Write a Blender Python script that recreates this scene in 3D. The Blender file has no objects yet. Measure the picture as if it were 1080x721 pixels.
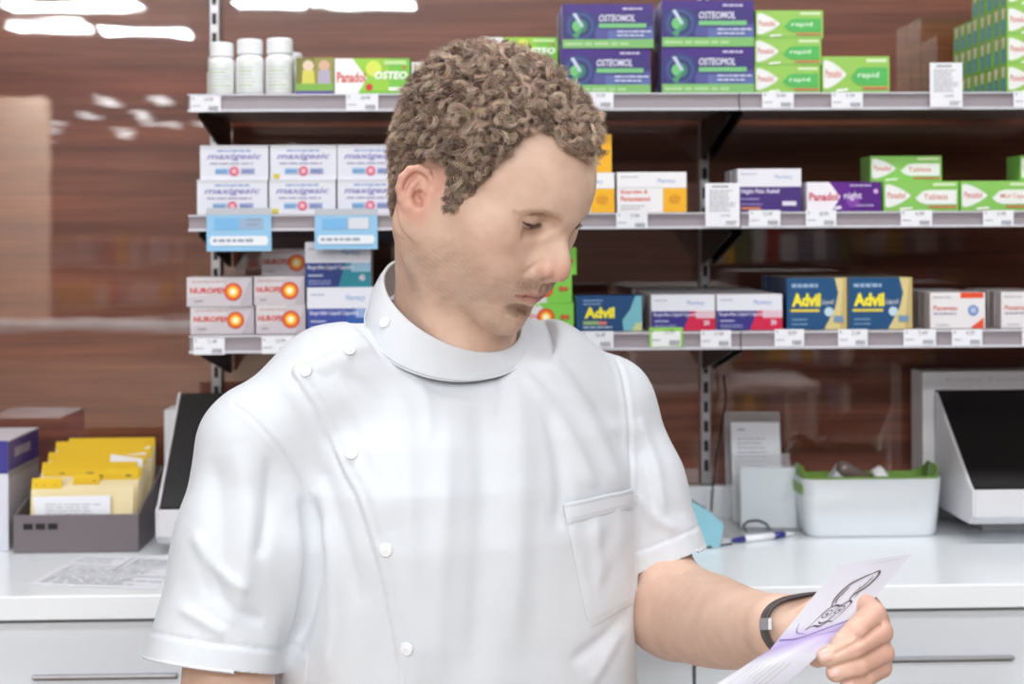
import bpy, bmesh, math, random
import numpy as np
from mathutils import Vector, Matrix
from mathutils.bvhtree import BVHTree
random.seed(7)
SC = bpy.context.scene
COL = SC.collection
PI = math.pi
# ------------------------------------------------------------------ camera
YAW = math.radians(1.6); ROLL = math.radians(0.33); F = 1500.0; X0 = 540.0; Y0 = 250.0
CAMP = Vector((0, 0, 1.5))
FW = Vector((math.sin(YAW), math.cos(YAW), 0))
_R0 = Vector((math.cos(YAW), -math.sin(YAW), 0)); _U0 = Vector((0, 0, 1))
RT = _R0 * math.cos(ROLL) - _U0 * math.sin(ROLL)
UP = _U0 * math.cos(ROLL) + _R0 * math.sin(ROLL)
cam_d = bpy.data.cameras.new('camera'); cam = bpy.data.objects.new('camera', cam_d); COL.objects.link(cam)
cam_d.lens = 50; cam_d.sensor_width = 36; cam_d.shift_y = -(360.5 - Y0) / 1080
cam_d.clip_start = 0.05; cam_d.clip_end = 60
cam_d.dof.use_dof = True; cam_d.dof.focus_distance = 1.27; cam_d.dof.aperture_fstop = 6.3
cam.matrix_world = Matrix(((RT.x, UP.x, -FW.x, CAMP.x), (RT.y, UP.y, -FW.y, CAMP.y), (RT.z, UP.z, -FW.z, CAMP.z), (0, 0, 0, 1)))
SC.camera = cam

def P(px, py, depth):
    return CAMP + (FW + RT * ((px - X0) / F) + UP * ((Y0 - py) / F)) * depth
def W(px, py, Y):
    d = FW + RT * ((px - X0) / F) + UP * ((Y0 - py) / F)
    return CAMP + d * ((Y - CAMP.y) / d.y)
def WZ(px, py, Z):
    d = FW + RT * ((px - X0) / F) + UP * ((Y0 - py) / F)
    return CAMP + d * ((Z - CAMP.z) / d.z)

# ------------------------------------------------------------------ materials
def lin(c):
    c = c / 255.0
    return c / 12.92 if c <= 0.04045 else ((c + 0.055) / 1.055) ** 2.4
def rgb(t): return (lin(t[0]), lin(t[1]), lin(t[2]), 1)
_mats = {}
def mat(name, col, rough=0.5, spec=0.5, metal=0.0, coat=0.0, trans=0.0, ior=1.45, emit=None, estr=1.0, var=0.04, scale=60, alpha=1.0):
    if name in _mats: return _mats[name]
    m = bpy.data.materials.new(name); m.use_nodes = True
    nt = m.node_tree; b = nt.nodes['Principled BSDF']
    c = rgb(col)
    b.inputs['Roughness'].default_value = rough
    b.inputs['Metallic'].default_value = metal
    b.inputs['Specular IOR Level'].default_value = spec
    b.inputs['IOR'].default_value = ior
    b.inputs['Coat Weight'].default_value = coat
    b.inputs['Coat Roughness'].default_value = 0.08
    b.inputs['Transmission Weight'].default_value = trans
    b.inputs['Alpha'].default_value = alpha
    if emit:
        b.inputs['Emission Color'].default_value = rgb(emit); b.inputs['Emission Strength'].default_value = estr
    tc = nt.nodes.new('ShaderNodeTexCoord'); n = nt.nodes.new('ShaderNodeTexNoise'); n.inputs['Scale'].default_value = scale
    n.inputs['Detail'].default_value = 3
    r = nt.nodes.new('ShaderNodeMix'); r.data_type = 'RGBA'
    r.inputs['A'].default_value = tuple(min(1, v * (1 + var)) for v in c[:3]) + (1,)
    r.inputs['B'].default_value = tuple(v * (1 - var) for v in c[:3]) + (1,)
    nt.links.new(tc.outputs['Object'], n.inputs['Vector'])
    nt.links.new(n.outputs['Fac'], r.inputs['Factor']); nt.links.new(r.outputs['Result'], b.inputs['Base Color'])
    _mats[name] = m
    return m
def paint(col, rough=0.35):
    """card / print colour"""
    return mat('print_%02x%02x%02x' % tuple(col), col, rough=rough, var=0.015)

def wood_mat():
    m = bpy.data.materials.new('gloss_walnut_laminate'); m.use_nodes = True; nt = m.node_tree; b = nt.nodes['Principled BSDF']
    tc = nt.nodes.new('ShaderNodeTexCoord')
    mp = nt.nodes.new('ShaderNodeMapping'); mp.inputs['Scale'].default_value = (0.55, 1, 9.0)
    n1 = nt.nodes.new('ShaderNodeTexNoise'); n1.inputs['Scale'].default_value = 3.2; n1.inputs['Detail'].default_value = 8; n1.inputs['Roughness'].default_value = 0.62; n1.inputs['Distortion'].default_value = 0.5
    mp2 = nt.nodes.new('ShaderNodeMapping'); mp2.inputs['Scale'].default_value = (1.2, 1, 75.0)
    n2 = nt.nodes.new('ShaderNodeTexNoise'); n2.inputs['Scale'].default_value = 3.0; n2.inputs['Detail'].default_value = 5
    L = nt.links.new
    L(tc.outputs['Object'], mp.inputs['Vector']); L(mp.outputs['Vector'], n1.inputs['Vector'])
    L(tc.outputs['Object'], mp2.inputs['Vector']); L(mp2.outputs['Vector'], n2.inputs['Vector'])
    mx = nt.nodes.new('ShaderNodeMath'); mx.operation = 'MULTIPLY_ADD'; mx.inputs[1].default_value = 0.3
    L(n2.outputs['Fac'], mx.inputs[0]); 
    sc = nt.nodes.new('ShaderNodeMath'); sc.operation = 'MULTIPLY'; sc.inputs[1].default_value = 0.72; L(n1.outputs['Fac'], sc.inputs[0]); L(sc.outputs[0], mx.inputs[2])
    cr = nt.nodes.new('ShaderNodeValToRGB'); L(mx.outputs[0], cr.inputs['Fac'])
    e = cr.color_ramp.elements
    e[0].position = 0.36; e[0].color = rgb((86, 42, 30)); e[1].position = 0.66; e[1].color = rgb((138, 78, 56))
    k = cr.color_ramp.elements.new(0.5); k.color = rgb((110, 57, 40))
    L(cr.outputs['Color'], b.inputs['Base Color'])
    b.inputs['Roughness'].default_value = 0.35; b.inputs['IOR'].default_value = 1.5
    b.inputs['Coat Weight'].default_value = 1.0; b.inputs['Coat IOR'].default_value = 2.2; b.inputs['Coat Roughness'].default_value = 0.015
    # gentle waviness of the big panel
    mp3 = nt.nodes.new('ShaderNodeMapping'); mp3.inputs['Scale'].default_value = (1, 1, 3.0)
    n3 = nt.nodes.new('ShaderNodeTexNoise'); n3.inputs['Scale'].default_value = 5; n3.inputs['Detail'].default_value = 2
    bp = nt.nodes.new('ShaderNodeBump'); bp.inputs['Strength'].default_value = 0.05; bp.inputs['Distance'].default_value = 0.003
    L(tc.outputs['Object'], mp3.inputs['Vector']); L(mp3.outputs['Vector'], n3.inputs['Vector']); L(n3.outputs['Fac'], bp.inputs['Height']); L(bp.outputs['Normal'], b.inputs['Coat Normal'])
    return m

WHITE = mat('white_lacquer', (236, 240, 244), rough=0.28, coat=0.3, var=0.01)
STEEL = mat('brushed_steel', (178, 176, 180), rough=0.35, metal=0.85)
RAILM = mat('price_rail_plastic', (158, 150, 156), rough=0.25, coat=0.4, var=0.05)
LIPM = mat('clear_lip_edge', (206, 206, 214), rough=0.2, coat=0.5)
SHELFM = mat('shelf_white_metal', (150, 140, 140), rough=0.35)
BLACK = mat('black_satin', (16, 13, 13), rough=0.4)
DARK = mat('dark_recess', (34, 26, 26), rough=0.6)
CARD = mat('white_card', (232, 234, 240), rough=0.55, var=0.01)
INK = mat('grey_ink', (110, 112, 122), rough=0.6)

# ------------------------------------------------------------------ mesh helpers
class MB:
    def __init__(s): s.v = []; s.f = []; s.m = []; s.mats = []; s.sm = []
    def mi(s, m):
        if m not in s.mats: s.mats.append(m)
        return s.mats.index(m)
    def add(s, vs, fs, m, smooth=False):
        o = len(s.v); s.v += [tuple(v) for v in vs]; k = s.mi(m)
        for f in fs: s.f.append(tuple(i + o for i in f)); s.m.append(k); s.sm.append(smooth)
    def box(s, x0, x1, y0, y1, z0, z1, m, faces=None):
        vs = [(x0, y0, z0), (x1, y0, z0), (x1, y1, z0), (x0, y1, z0), (x0, y0, z1), (x1, y0, z1), (x1, y1, z1), (x0, y1, z1)]
        fs = {'bottom': (0, 3, 2, 1), 'top': (4, 5, 6, 7), 'front': (0, 1, 5, 4), 'right': (1, 2, 6, 5), 'back': (2, 3, 7, 6), 'left': (3, 0, 4, 7)}
        if isinstance(m, dict):
            for k, f in fs.items(): s.add([vs[i] for i in f], [(0, 1, 2, 3)], m.get(k, m['all']))
        else: s.add(vs, list(fs.values()), m)
    def hexa(s, p, m):
        """p: 8 points, bottom 4 ccw then top 4"""
        s.add(p, [(0, 3, 2, 1), (4, 5, 6, 7), (0, 1, 5, 4), (1, 2, 6, 5), (2, 3, 7, 6), (3, 0, 4, 7)], m)
    def prism(s, pts, ax, lo, hi, m):
        """pts: 2D outline ccw in the other two axes; extruded along axis ax"""
        n = len(pts)
        def mk(p, t):
            return {0: (t, p[0], p[1]), 1: (p[0], t, p[1]), 2: (p[0], p[1], t)}[ax]
        vs = [mk(p, lo) for p in pts] + [mk(p, hi) for p in pts]
        fs = [tuple(range(n))[::-1], tuple(range(n, 2 * n))] + [(i, (i + 1) % n, n + (i + 1) % n, n + i) for i in range(n)]
        s.add(vs, fs, m)
    def tube(s, pts, r, m, n=10, caps=True, smooth=True):
        pts = [Vector(p) for p in pts]; rs = r if isinstance(r, (list, tuple)) else [r] * len(pts)
        vs = []; fs = []
        t = (pts[1] - pts[0]).normalized(); a = t.orthogonal().normalized()
        for i, p in enumerate(pts):
            t = (pts[min(i + 1, len(pts) - 1)] - pts[max(i - 1, 0)]).normalized()
            a = (a - t * a.dot(t)).normalized(); b = t.cross(a)
            for k in range(n):
                an = 2 * PI * k / n; vs.append(p + (a * math.cos(an) + b * math.sin(an)) * rs[i])
        for i in range(len(pts) - 1):
            for k in range(n): fs.append((i * n + k, i * n + (k + 1) % n, (i + 1) * n + (k + 1) % n, (i + 1) * n + k))
        if caps: fs.append(tuple(range(n))[::-1]); fs.append(tuple((len(pts) - 1) * n + k for k in range(n)))
        s.add(vs, fs, m, smooth)
    def lathe(s, prof, c, m, n=28, smooth=True):
        """prof: list of (r,z)"""
        vs = []; fs = []
        for r, z in prof:
            for k in range(n): vs.append((c[0] + r * math.cos(2 * PI * k / n), c[1] + r * math.sin(2 * PI * k / n), c[2] + z))
        for i in range(len(prof) - 1):
            for k in range(n): fs.append((i * n + k, i * n + (k + 1) % n, (i + 1) * n + (k + 1) % n, (i + 1) * n + k))
        fs.append(tuple(range(n))[::-1]); fs.append(tuple((len(prof) - 1) * n + k for k in range(n)))
        s.add(vs, fs, m, smooth)
    def xf(s, M):
        s.v = [tuple(M @ Vector(v)) for v in s.v]
    def build(s, name, parent=None, bevel=0.0, origin=None, seg=2):
        me = bpy.data.meshes.new(name)
        if origin is not None:
            ox = Vector(origin); s.v = [tuple(Vector(v) - ox) for v in s.v]
        me.from_pydata(s.v, [], s.f)
        for m in s.mats: me.materials.append(m)
        me.polygons.foreach_set('material_index', s.m); me.polygons.foreach_set('use_smooth', s.sm); me.update()
        o = bpy.data.objects.new(name, me); COL.objects.link(o)
        if origin is not None: o.location = origin
        if parent is not None:
            o.parent = parent
            if origin is not None: o.location = Vector(origin) - Vector(parent.matrix_world.translation if False else parent.location)
        if bevel > 0:
            md = o.modifiers.new('bevel', 'BEVEL'); md.width = bevel; md.segments = seg; md.limit_method = 'ANGLE'; md.angle_limit = math.radians(40)
        return o
def tag(o, label=None, cat=None, group=None, kind=None):
    if label: o['label'] = label
    if cat: o['category'] = cat
    if group: o['group'] = group
    if kind: o['kind'] = kind
    return o
def empty(name, loc, label=None, cat=None, group=None, kind=None):
    e = bpy.data.objects.new(name, None); e.empty_display_size = 0.05; e.location = loc; COL.objects.link(e)
    return tag(e, label, cat, group, kind)

_txt = {}
def text2d(s, bold=0.0, shear=0.0, space=1.0):
    key = (s, bold, shear, space)
    if key in _txt: return _txt[key]
    cu = bpy.data.curves.new('t', 'FONT'); cu.body = s; cu.size = 1; cu.offset = bold; cu.shear = shear; cu.resolution_u = 2; cu.space_character = space
    ob = bpy.data.objects.new('t', cu)
    me = bpy.data.meshes.new_from_object(ob)
    vs = [(v.co.x, v.co.y) for v in me.vertices]; fs = [tuple(p.vertices) for p in me.polygons]
    # consistent winding (ccw)
    out = []
    for f in fs:
        a = sum(vs[f[i]][0] * vs[f[(i + 1) % len(f)]][1] - vs[f[(i + 1) % len(f)]][0] * vs[f[i]][1] for i in range(len(f)))
        out.append(f if a > 0 else f[::-1])
    bpy.data.objects.remove(ob); bpy.data.meshes.remove(me); bpy.data.curves.remove(cu)
    xs = [v[0] for v in vs]; ys = [v[1] for v in vs]
    x0, x1, y0, y1 = min(xs), max(xs), min(ys), max(ys)
    vs = [((x - x0) / (x1 - x0), (y - y0) / (y1 - y0)) for x, y in vs]
    _txt[key] = (vs, out, (x1 - x0) / (y1 - y0))
    return _txt[key]

class Art:
    """print laid on a rectangle: local u in 0..w, v in 0..h, layer k lifts it by fractions of a millimetre"""
    def __init__(s, mb, org, eu, ev, w, h):
        s.mb = mb; s.o = Vector(org); s.eu = Vector(eu).normalized(); s.ev = Vector(ev).normalized(); s.n = s.eu.cross(s.ev); s.w = w; s.h = h; s.k = 0
    def pt(s, u, v, k): return s.o + s.eu * (u * s.w) + s.ev * (v * s.h) + s.n * (0.00012 * k + 0.0001)
    def poly(s, pts, c, m=None):
        s.k += 1; vs = [s.pt(u, v, s.k) for u, v in pts]; s.mb.add(vs, [tuple(range(len(vs)))], m or paint(c))
    def rect(s, u0, v0, u1, v1, c, m=None): s.poly([(u0, v0), (u1, v0), (u1, v1), (u0, v1)], c, m)
    def disc(s, u, v, r, c, n=24, ru=None):
        """r as a fraction of height"""
        a = s.h / s.w
        s.poly([(u + r * a * math.cos(2 * PI * i / n), v + r * math.sin(2 * PI * i / n)) for i in range(n)], c)
    def text(s, t, u0, v0, v1, c, u1=None, bold=0.0, shear=0.0, maxw=None):
        vs, fs, asp = text2d(t, bold, shear); s.k += 1
        hh = v1 - v0; ww = (u1 - u0) if u1 is not None else hh * s.h * asp / s.w
        if maxw and ww > maxw: ww = maxw
        s.mb.add([s.pt(u0 + x * ww, v0 + y * hh, s.k) for x, y in vs], fs, paint(c))
    def lines(s, u0, v0, u1, v1, n, c, seed=0, fill=0.45):
        """small print as rows of word-length bars"""
        rnd = random.Random(seed); s.k += 1; vs = []; fs = []
        hh = (v1 - v0) / n
        for i in range(n):
            y = v1 - (i + 0.75) * hh; u = u0; end = u0 + (u1 - u0) * rnd.uniform(0.7, 1)
            while u < end - 0.01:
                l = min(rnd.uniform(0.04, 0.13) * (u1 - u0) * 1.6, end - u); b = len(vs)
                vs += [s.pt(u, y, s.k), s.pt(u + l, y, s.k), s.pt(u + l, y + hh * fill, s.k), s.pt(u, y + hh * fill, s.k)]; fs.append((b, b + 1, b + 2, b + 3))
                u += l + 0.018 * (u1 - u0) * 1.6
        s.mb.add(vs, fs, paint(c))

# ------------------------------------------------------------------ the setting
YW = 2.20; YF = 1.92; YC = 1.75
ZC = WZ  # alias
CZ = W(540, 622, YC).z            # counter top height
wood = wood_mat()
m = MB(); m.box(-1.9, 2.1, YW, YW + 0.03, 0, 3.0, wood)
wall = m.build('wall_back'); tag(wall, kind='structure')
FLOOR = mat('vinyl_floor', (176, 168, 160), rough=0.4, coat=0.2, var=0.05, scale=8)
m = MB(); m.box(-6, 6, -16, YW + 0.03, -0.05, 0, FLOOR); tag(m.build('floor'), kind='structure')
CEILM = mat('ceiling_board', (196, 186, 178), rough=0.8, var=0.02)
m = MB(); m.box(-6, 6, -16, YW + 0.03, 3.0, 3.05, CEILM); tag(m.build('ceiling'), kind='structure')
WALLM = mat('shop_wall_paint', (196, 176, 160), rough=0.8, var=0.05, scale=2)
WALLD = mat('shop_wall_dark', (110, 84, 74), rough=0.8, var=0.1, scale=2)
m = MB(); m.box(-6.05, 6.05, -16.05, -16, 0, 3.0, WALLM); tag(m.build('wall_front'), kind='structure')
m = MB(); m.box(-6.05, -6, -16, YW, 0, 3.0, WALLM); tag(m.build('wall_left'), kind='structure')
m = MB(); m.box(6, 6.05, -16, YW, 0, 3.0, WALLD); tag(m.build('wall_right'), kind='structure')

# ------------------------------------------------------------------ ceiling lamps
LAMPM = mat('lamp_diffuser', (255, 252, 248), emit=(250, 252, 255), estr=8.0)
FARM = mat('far_lamp_diffuser', (255, 252, 248), emit=(250, 252, 255), estr=2.2)
HOUS = mat('lamp_housing', (230, 230, 230), rough=0.4)
def ceiling_lamp(x0, x1, y0, y1, label, power, group, z=3.0, tint=(0.95, 0.98, 1.0), dm=None):
    cx, cy = (x0 + x1) / 2, (y0 + y1) / 2
    e = empty('ceiling_light', (cx, cy, z), label, 'light', group)
    w, d = (x1 - x0) / 2, (y1 - y0) / 2
    m = MB(); m.box(-w - .02, w + .02, -d - .02, d + .02, -0.05, 0, HOUS); m.build('housing', e)
    m = MB(); m.box(-w, w, -d, d, -0.056, -0.0505, dm or LAMPM); m.build('diffuser', e)
    if power > 0:
        L = bpy.data.lights.new('tube_light', 'AREA'); L.shape = 'RECTANGLE'; L.size = 2 * w; L.size_y = 2 * d; L.energy = power; L.color = tint
        o = bpy.data.objects.new('tube_light', L); COL.objects.link(o); o.parent = e; o.location = (0, 0, -0.062)
    return e
# lamps over the dispensary (unseen, added to light the man and the shelves) and down the long shop (seen mirrored in the gloss wall)
for i, x in enumerate((-1.5, -0.1, 1.3)):
    ceiling_lamp(x - 0.6, x + 0.6, -0.75, -0.35, 'added unseen ceiling light over the dispensary bench, %s of the near row' % ('left end', 'middle', 'right end')[i], 26, 'added ceiling lights of the near row')
    ceiling_lamp(x - 0.6, x + 0.6, -2.5, -2.1, 'added unseen ceiling light behind the camera, %s of the second row' % ('left end', 'middle', 'right end')[i], 105, 'added ceiling lights of the second row')
for i, (a, b) in enumerate(((-0.95, 0.25), (0.65, 1.85))):  # unseen pair, added to brighten the worktop and the shelves
    ceiling_lamp(a, b, 1.15, 1.35, 'added unseen ceiling light close over the shelves, %s one' % ('left', 'right')[i], 34, 'added ceiling lights over the shelves')
def mirror_pt(px, py, z):
    """where on the ceiling plane z a point stands whose mirror image in the wall lies at px,py"""
    d = FW + RT * ((px - X0) / F) + UP * ((Y0 - py) / F); t = (z - CAMP.z) / d.z; p = CAMP + d * t
    return p.x, 2 * YW - p.y
for i, (xa, xb, yy) in enumerate(((8, 148, 8), (250, 320, 5), (326, 436, 4), (14, 92, 28), (108, 200, 32))):
    xA, y = mirror_pt(xa, yy, 2.94); xB, _ = mirror_pt(xb, yy, 2.94)
    ceiling_lamp(xA, xB, y - 0.16, y + 0.16, 'strip light mirrored at the top of the wall, strip %s' % ('at the far left', 'beside the shelf post', 'above the bottles', 'lower left', 'lower right')[i], 90, 'strip lights mirrored in the wall')
k = 0
for r, (yy, xs) in enumerate(((106, (115, 170, 290)), (122, (95, 150, 300)), (132, (58, 160, 180, 215)), (142, (52, 130, 235, 300)))):
    for x in xs:
        xA, y = mirror_pt(x - 9, yy, 2.94); xB, _ = mirror_pt(x + 9, yy, 2.94)
        if y < -15.6: continue
        ceiling_lamp(xA, xB, y - 0.35, y + 0.35, 'small far ceiling light mirrored faintly in the glossy wall', 5, 'far ceiling lights mirrored in the wall', dm=FARM); k += 1
W_ = bpy.data.worlds.new('world'); SC.world = W_; W_.use_nodes = True
W_.node_tree.nodes['Background'].inputs[0].default_value = (0.9, 0.93, 1, 1); W_.node_tree.nodes['Background'].inputs[1].default_value = 0.3

# ---- shop behind the camera, seen only as mirror image in the wall
BEIGE = mat('partition_beige', (214, 190, 168), rough=0.7, var=0.04, scale=3)
def simple(name, boxes, label, cat, group=None):
    x = [b[0] for b in boxes] + [b[1] for b in boxes]; y = [b[2] for b in boxes] + [b[3] for b in boxes]; z = [b[4] for b in boxes]
    o = ((min(x) + max(x)) / 2, (min(y) + max(y)) / 2, min(z)); m = MB()
    for b in boxes: m.box(*b)
    ob = m.build(name, origin=o, bevel=0.004); tag(ob, label, cat, group); return ob
REDM = mat('red_fascia', (150, 52, 40), rough=0.5); GREYM = mat('desk_grey', (176, 168, 166), rough=0.5); BRN = mat('brown_gondola', (96, 66, 54), rough=0.6)
simple('partition_screen', [(-5.4, -2.98, -5.75, -5.6, 0, 2.5, BEIGE)], 'tall beige partition mirrored at the left edge of the wall', 'partition')
simple('fascia_sign', [(-4.6, -1.1, -8.1, -8.0, 2.75, 2.96, REDM)], 'plain dark red fascia board mirrored above the far shop', 'sign')
for i, (x, y, w, h, c) in enumerate(((-3.6, -9.5, 1.6, 1.5, BEIGE), (-1.7, -8.2, 1.5, 1.35, GREYM), (0.2, -7.2, 1.7, 1.5, BRN), (2.2, -6.6, 1.5, 1.55, BRN), (3.9, -9.0, 1.6, 1.6, BRN))):
    cols = [(170, 60, 50), (210, 200, 190), (120, 130, 150), (214, 170, 60), (200, 196, 200), (90, 110, 70)]
    e = empty('gondola_shelving', (x, y, 0), ('beige shop gondola mirrored at the far left', 'grey shop gondola mirrored left of the man', 'brown shop gondola mirrored behind the man', 'brown shop gondola mirrored right of the man', 'brown shop gondola mirrored at the far right')[i], 'shelving')
    m = MB(); m.box(-w / 2, w / 2, -0.03, 0.03, 0, h, c); m.build('back_panel', e)
    for s in range(4):
        m = MB(); m.box(-w / 2, w / 2, 0.03, 0.36, 0.12 + s * h / 4, 0.15 + s * h / 4, c); b = m.build('gondola_shelf', e)
        m = MB(); u = -w / 2 + 0.03
        while u < w / 2 - 0.15:
            ww = random.uniform(0.07, 0.14); m.box(u, u + ww - 0.01, 0.08, 0.3, 0.152 + s * h / 4, 0.15 + s * h / 4 + random.uniform(0.14, 0.26), paint(random.choice(cols))); u += ww
        o = m.build('packet_row', e); o['kind'] = 'stuff'
# front desk and its screen
simple('shop_desk', [(-2.6, -0.75, -3.6, -2.95, 0.0, 1.02, BEIGE), (-2.65, -0.7, -3.65, -2.9, 1.02, 1.06, WHITE)], 'pale service desk mirrored low in the wall left of the man', 'desk')
simple('side_desk', [(0.55, 1.6, -2.6, -2.1, 0.78, 0.82, GREYM), (0.57, 0.61, -2.6, -2.1, 0, 0.78, GREYM), (1.54, 1.58, -2.6, -2.1, 0, 0.78, GREYM)], 'grey desk mirrored low in the wall beside the white chute', 'desk')
simple('desk_printer', [(0.75, 1.2, -2.5, -2.15, 0.82, 1.0, GREYM), (0.8, 1.15, -2.45, -2.2, 1.0, 1.08, BLACK)], 'grey printer mirrored in the wall above the white tub', 'printer')
simple('partition_screen', [(0.1, 1.4, -4.7, -4.6, 0, 1.62, BRN)], 'brown partition mirrored behind the lower shelf boxes', 'partition')

# ------------------------------------------------------------------ slotted uprights
def upright(px, label):
    c = W(px, 250, YW); w = 0.0155; e = empty('slotted_upright', (c.x, YW, CZ + 0.052), label, 'shelf post', 'slotted metal wall posts')
    m = MB(); z0, z1 = 0.0, 3.0 - CZ - 0.053
    m.box(-w / 2, w / 2, -0.014, 0, z0, z1, STEEL); m.build('post_rail', e, bevel=0.0015)
    m = MB(); z = 0.02
    while z < z1 - 0.02:
        m.box(-0.0035, 0.0035, -0.0146, -0.0138, z, z + 0.017, BLACK); z += 0.03
    m.build('slots', e)
    return c.x
XU1 = upright(742, 'right slotted metal post, seen between the two shelf runs')
XU0 = upright(229, 'left slotted metal post, behind the bottles')

# ------------------------------------------------------------------ shelves
def zat(py, Y=YF, px=540): return W(px, py, Y).z
ZT, ZM, ZL = zat(98.2), zat(224.5), zat(350.5)
XE = W(199, 100, YF).x; XJ = W(779, 100, YF).x; XR = 0.95
def shelf(x0, x1, z, label, tall, sups):
    e = empty('wall_shelf', ((x0 + x1) / 2, YW, z), label, 'shelf', 'wall shelves')
    a, b = x0 - (x0 + x1) / 2, x1 - (x0 + x1) / 2
    m = MB(); m.box(a, b, YF - YW + 0.004, -0.016, -0.016, -0.0005, SHELFM); m.build('shelf_board', e, bevel=0.001)
    m = MB(); m.box(a, b, YF - YW - 0.004, YF - YW + 0.0035, -tall, -0.0005, RAILM); r = m.build('price_rail', e, bevel=0.001)
    m = MB(); m.box(a, b, YF - YW - 0.0075, YF - YW - 0.0042, -tall, -tall + 0.0035, LIPM); m.box(a, b, YF - YW - 0.0075, YF - YW - 0.0042, -0.003, -0.0008, LIPM); m.build('rail_lip', r)
    for sx in sups:
        m = MB(); xx = sx - e.location.x
        m.prism([(-0.014, -0.017), (-0.014, -0.075), (-0.03, -0.075), (YF - YW + 0.02, -0.030), (YF - YW + 0.02, -0.017)], 0, xx - 0.0015, xx + 0.0015, BLACK)
        m.build('bracket', e)
    return e
for z, nm in ((ZT, 'top'), (ZM, 'middle'), (ZL, 'lower')):
    tall = 0.0245 if nm != 'middle' else 0.0225
    shelf(XE, XJ - 0.0008, z, nm + ' grey metal shelf of the left run, behind the man', tall, [XE + 0.01, XJ - 0.008])
    shelf(XJ + 0.0008, XR, z, nm + ' grey metal shelf of the right run, right of the post', tall, [XJ + 0.008])

# ------------------------------------------------------------------ boxes
def carton(label, x0, x1, y0, y1, base, design, body, depth=0.05, Y=1.935, group=None, side=None, top=None, rot=0.0, sidedesign=None, name='medicine_box', cat='box', wpx=None):
    """front face spans the pixel box x0..x1,y0..y1 on the plane Y; stands at height base"""
    a = W(x0, (y0 + y1) / 2, Y); b = W(x1, (y0 + y1) / 2, Y)
    w = b.x - a.x; h = (y1 - y0) / F * (Y / math.cos(YAW)); cx = (a.x + b.x) / 2
    m = MB(); sd = side or body; tp = top or body
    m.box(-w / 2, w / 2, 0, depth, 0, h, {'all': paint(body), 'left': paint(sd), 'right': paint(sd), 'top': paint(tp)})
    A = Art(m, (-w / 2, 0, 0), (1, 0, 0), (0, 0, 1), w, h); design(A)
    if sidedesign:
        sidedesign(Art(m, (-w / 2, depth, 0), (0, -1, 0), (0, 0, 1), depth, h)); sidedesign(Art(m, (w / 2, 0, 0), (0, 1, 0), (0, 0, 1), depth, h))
    # folded flap lines
    o = m.build(name); o.location = (cx, Y, base + 0.0002); o.rotation_euler.z = math.radians(rot)
    tag(o, label, cat, group)
    o['h'] = h
    return o
def behind(o, n, dy, labels, group=None):
    out = []
    for i in range(n):
        c = o.copy(); COL.objects.link(c); c.location = o.location + Vector((random.uniform(-.001, .001), dy * (i + 1), 0)); c.rotation_euler.z = o.rotation_euler.z * 0.3
        c['label'] = labels if isinstance(labels, str) else labels[i]
        if group: c['group'] = group
        out.append(c)
    return out

GRN = (150, 198, 90); GR2 = (104, 190, 92)
def flame(A, u0=0.02, u1=0.36, c=(232, 234, 232), text='Panadol', tc=(204, 84, 76), v0=0.10, v1=0.92, tu=0.05):
    n = 14; L = u0; R = u1; mid = (v0 + v1) / 2; hh = (v1 - v0) / 2
    up = []; lo = []
    for i in range(n + 1):
        t = i / n; u = L + (R - L) * t
        y = hh * (1 - t ** 1.5) ** 0.85 if t < 1 else 0
        if t < 0.12: y *= 0.86 + 0.14 * (t / 0.12)
        up.append((u, mid + y)); lo.append((u, mid - y))
    A.poly(lo + up[::-1][1:], c)
    A.text(text, tu, mid - 0.09, mid + 0.13, tc, u1=u0 + (u1 - u0) * 0.78, bold=0.008)
def d_osteo(A):
    A.rect(0, 0, 1, 1, (150, 205, 62)); A.rect(0, 0, 1, 0.10, (120, 190, 60)); A.rect(0.72, 0, 1, 1, (120, 195, 66))
    A.disc(0.52, 0.72, 0.22, (214, 226, 90)); A.disc(0.46, 0.2, 0.1, (206, 60, 40))
    A.poly([(0, 0), (0.30, 0), (0.43, 0.45), (0.24, 1), (0, 1)], (240, 240, 240))
    A.text('Panadol', 0.03, 0.33, 0.62, (206, 62, 54), u1=0.41, bold=0.03)
    A.text('OSTEO', 0.53, 0.42, 0.64, (246, 250, 240), u1=0.97, bold=0.04, shear=0.15)
    A.rect(0.66, 0.82, 0.96, 0.94, (190, 224, 150)); A.rect(0.72, 0.1, 0.97, 0.2, (236, 244, 226)); A.disc(0.93, 0.74, 0.04, (214, 90, 40))
def d_rapid(word='rapid', pill=(86, 182, 92), wc=(226, 244, 222), flick=(206, 62, 54), bodyg=(150, 198, 92)):
    def d(A):
        A.rect(0, 0, 1, 1, bodyg); A.rect(0, 0.0, 1, 0.07, (136, 190, 92)); A.rect(0.66, 0.84, 0.96, 0.93, (214, 232, 190))
        flame(A)
        A.poly([(0.42, 0.42), (0.52, 0.66), (0.60, 0.70), (0.97, 0.70), (0.97, 0.22), (0.56, 0.22), (0.48, 0.28)], pill)
        A.text(word, 0.53, 0.38, 0.57, wc if sum(pill) < 600 else (214, 120, 110), u1=0.53 + 0.062 * min(len(word), 5.2), bold=0.01)
        A.rect(0.60, 0.10, 0.97, 0.16, (206, 110, 90) if flick else bodyg)
        A.poly([(0.2, 0.03), (0.38, 0.07), (0.38, 0.13), (0.22, 0.1)], (244, 244, 238))
    return d
d_tabs = d_rapid('Tablets', pill=(232, 236, 232), bodyg=(136, 196, 96)); d_mini = d_rapid('Mini Caps', pill=(232, 236, 232), bodyg=(136, 196, 96))
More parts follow.
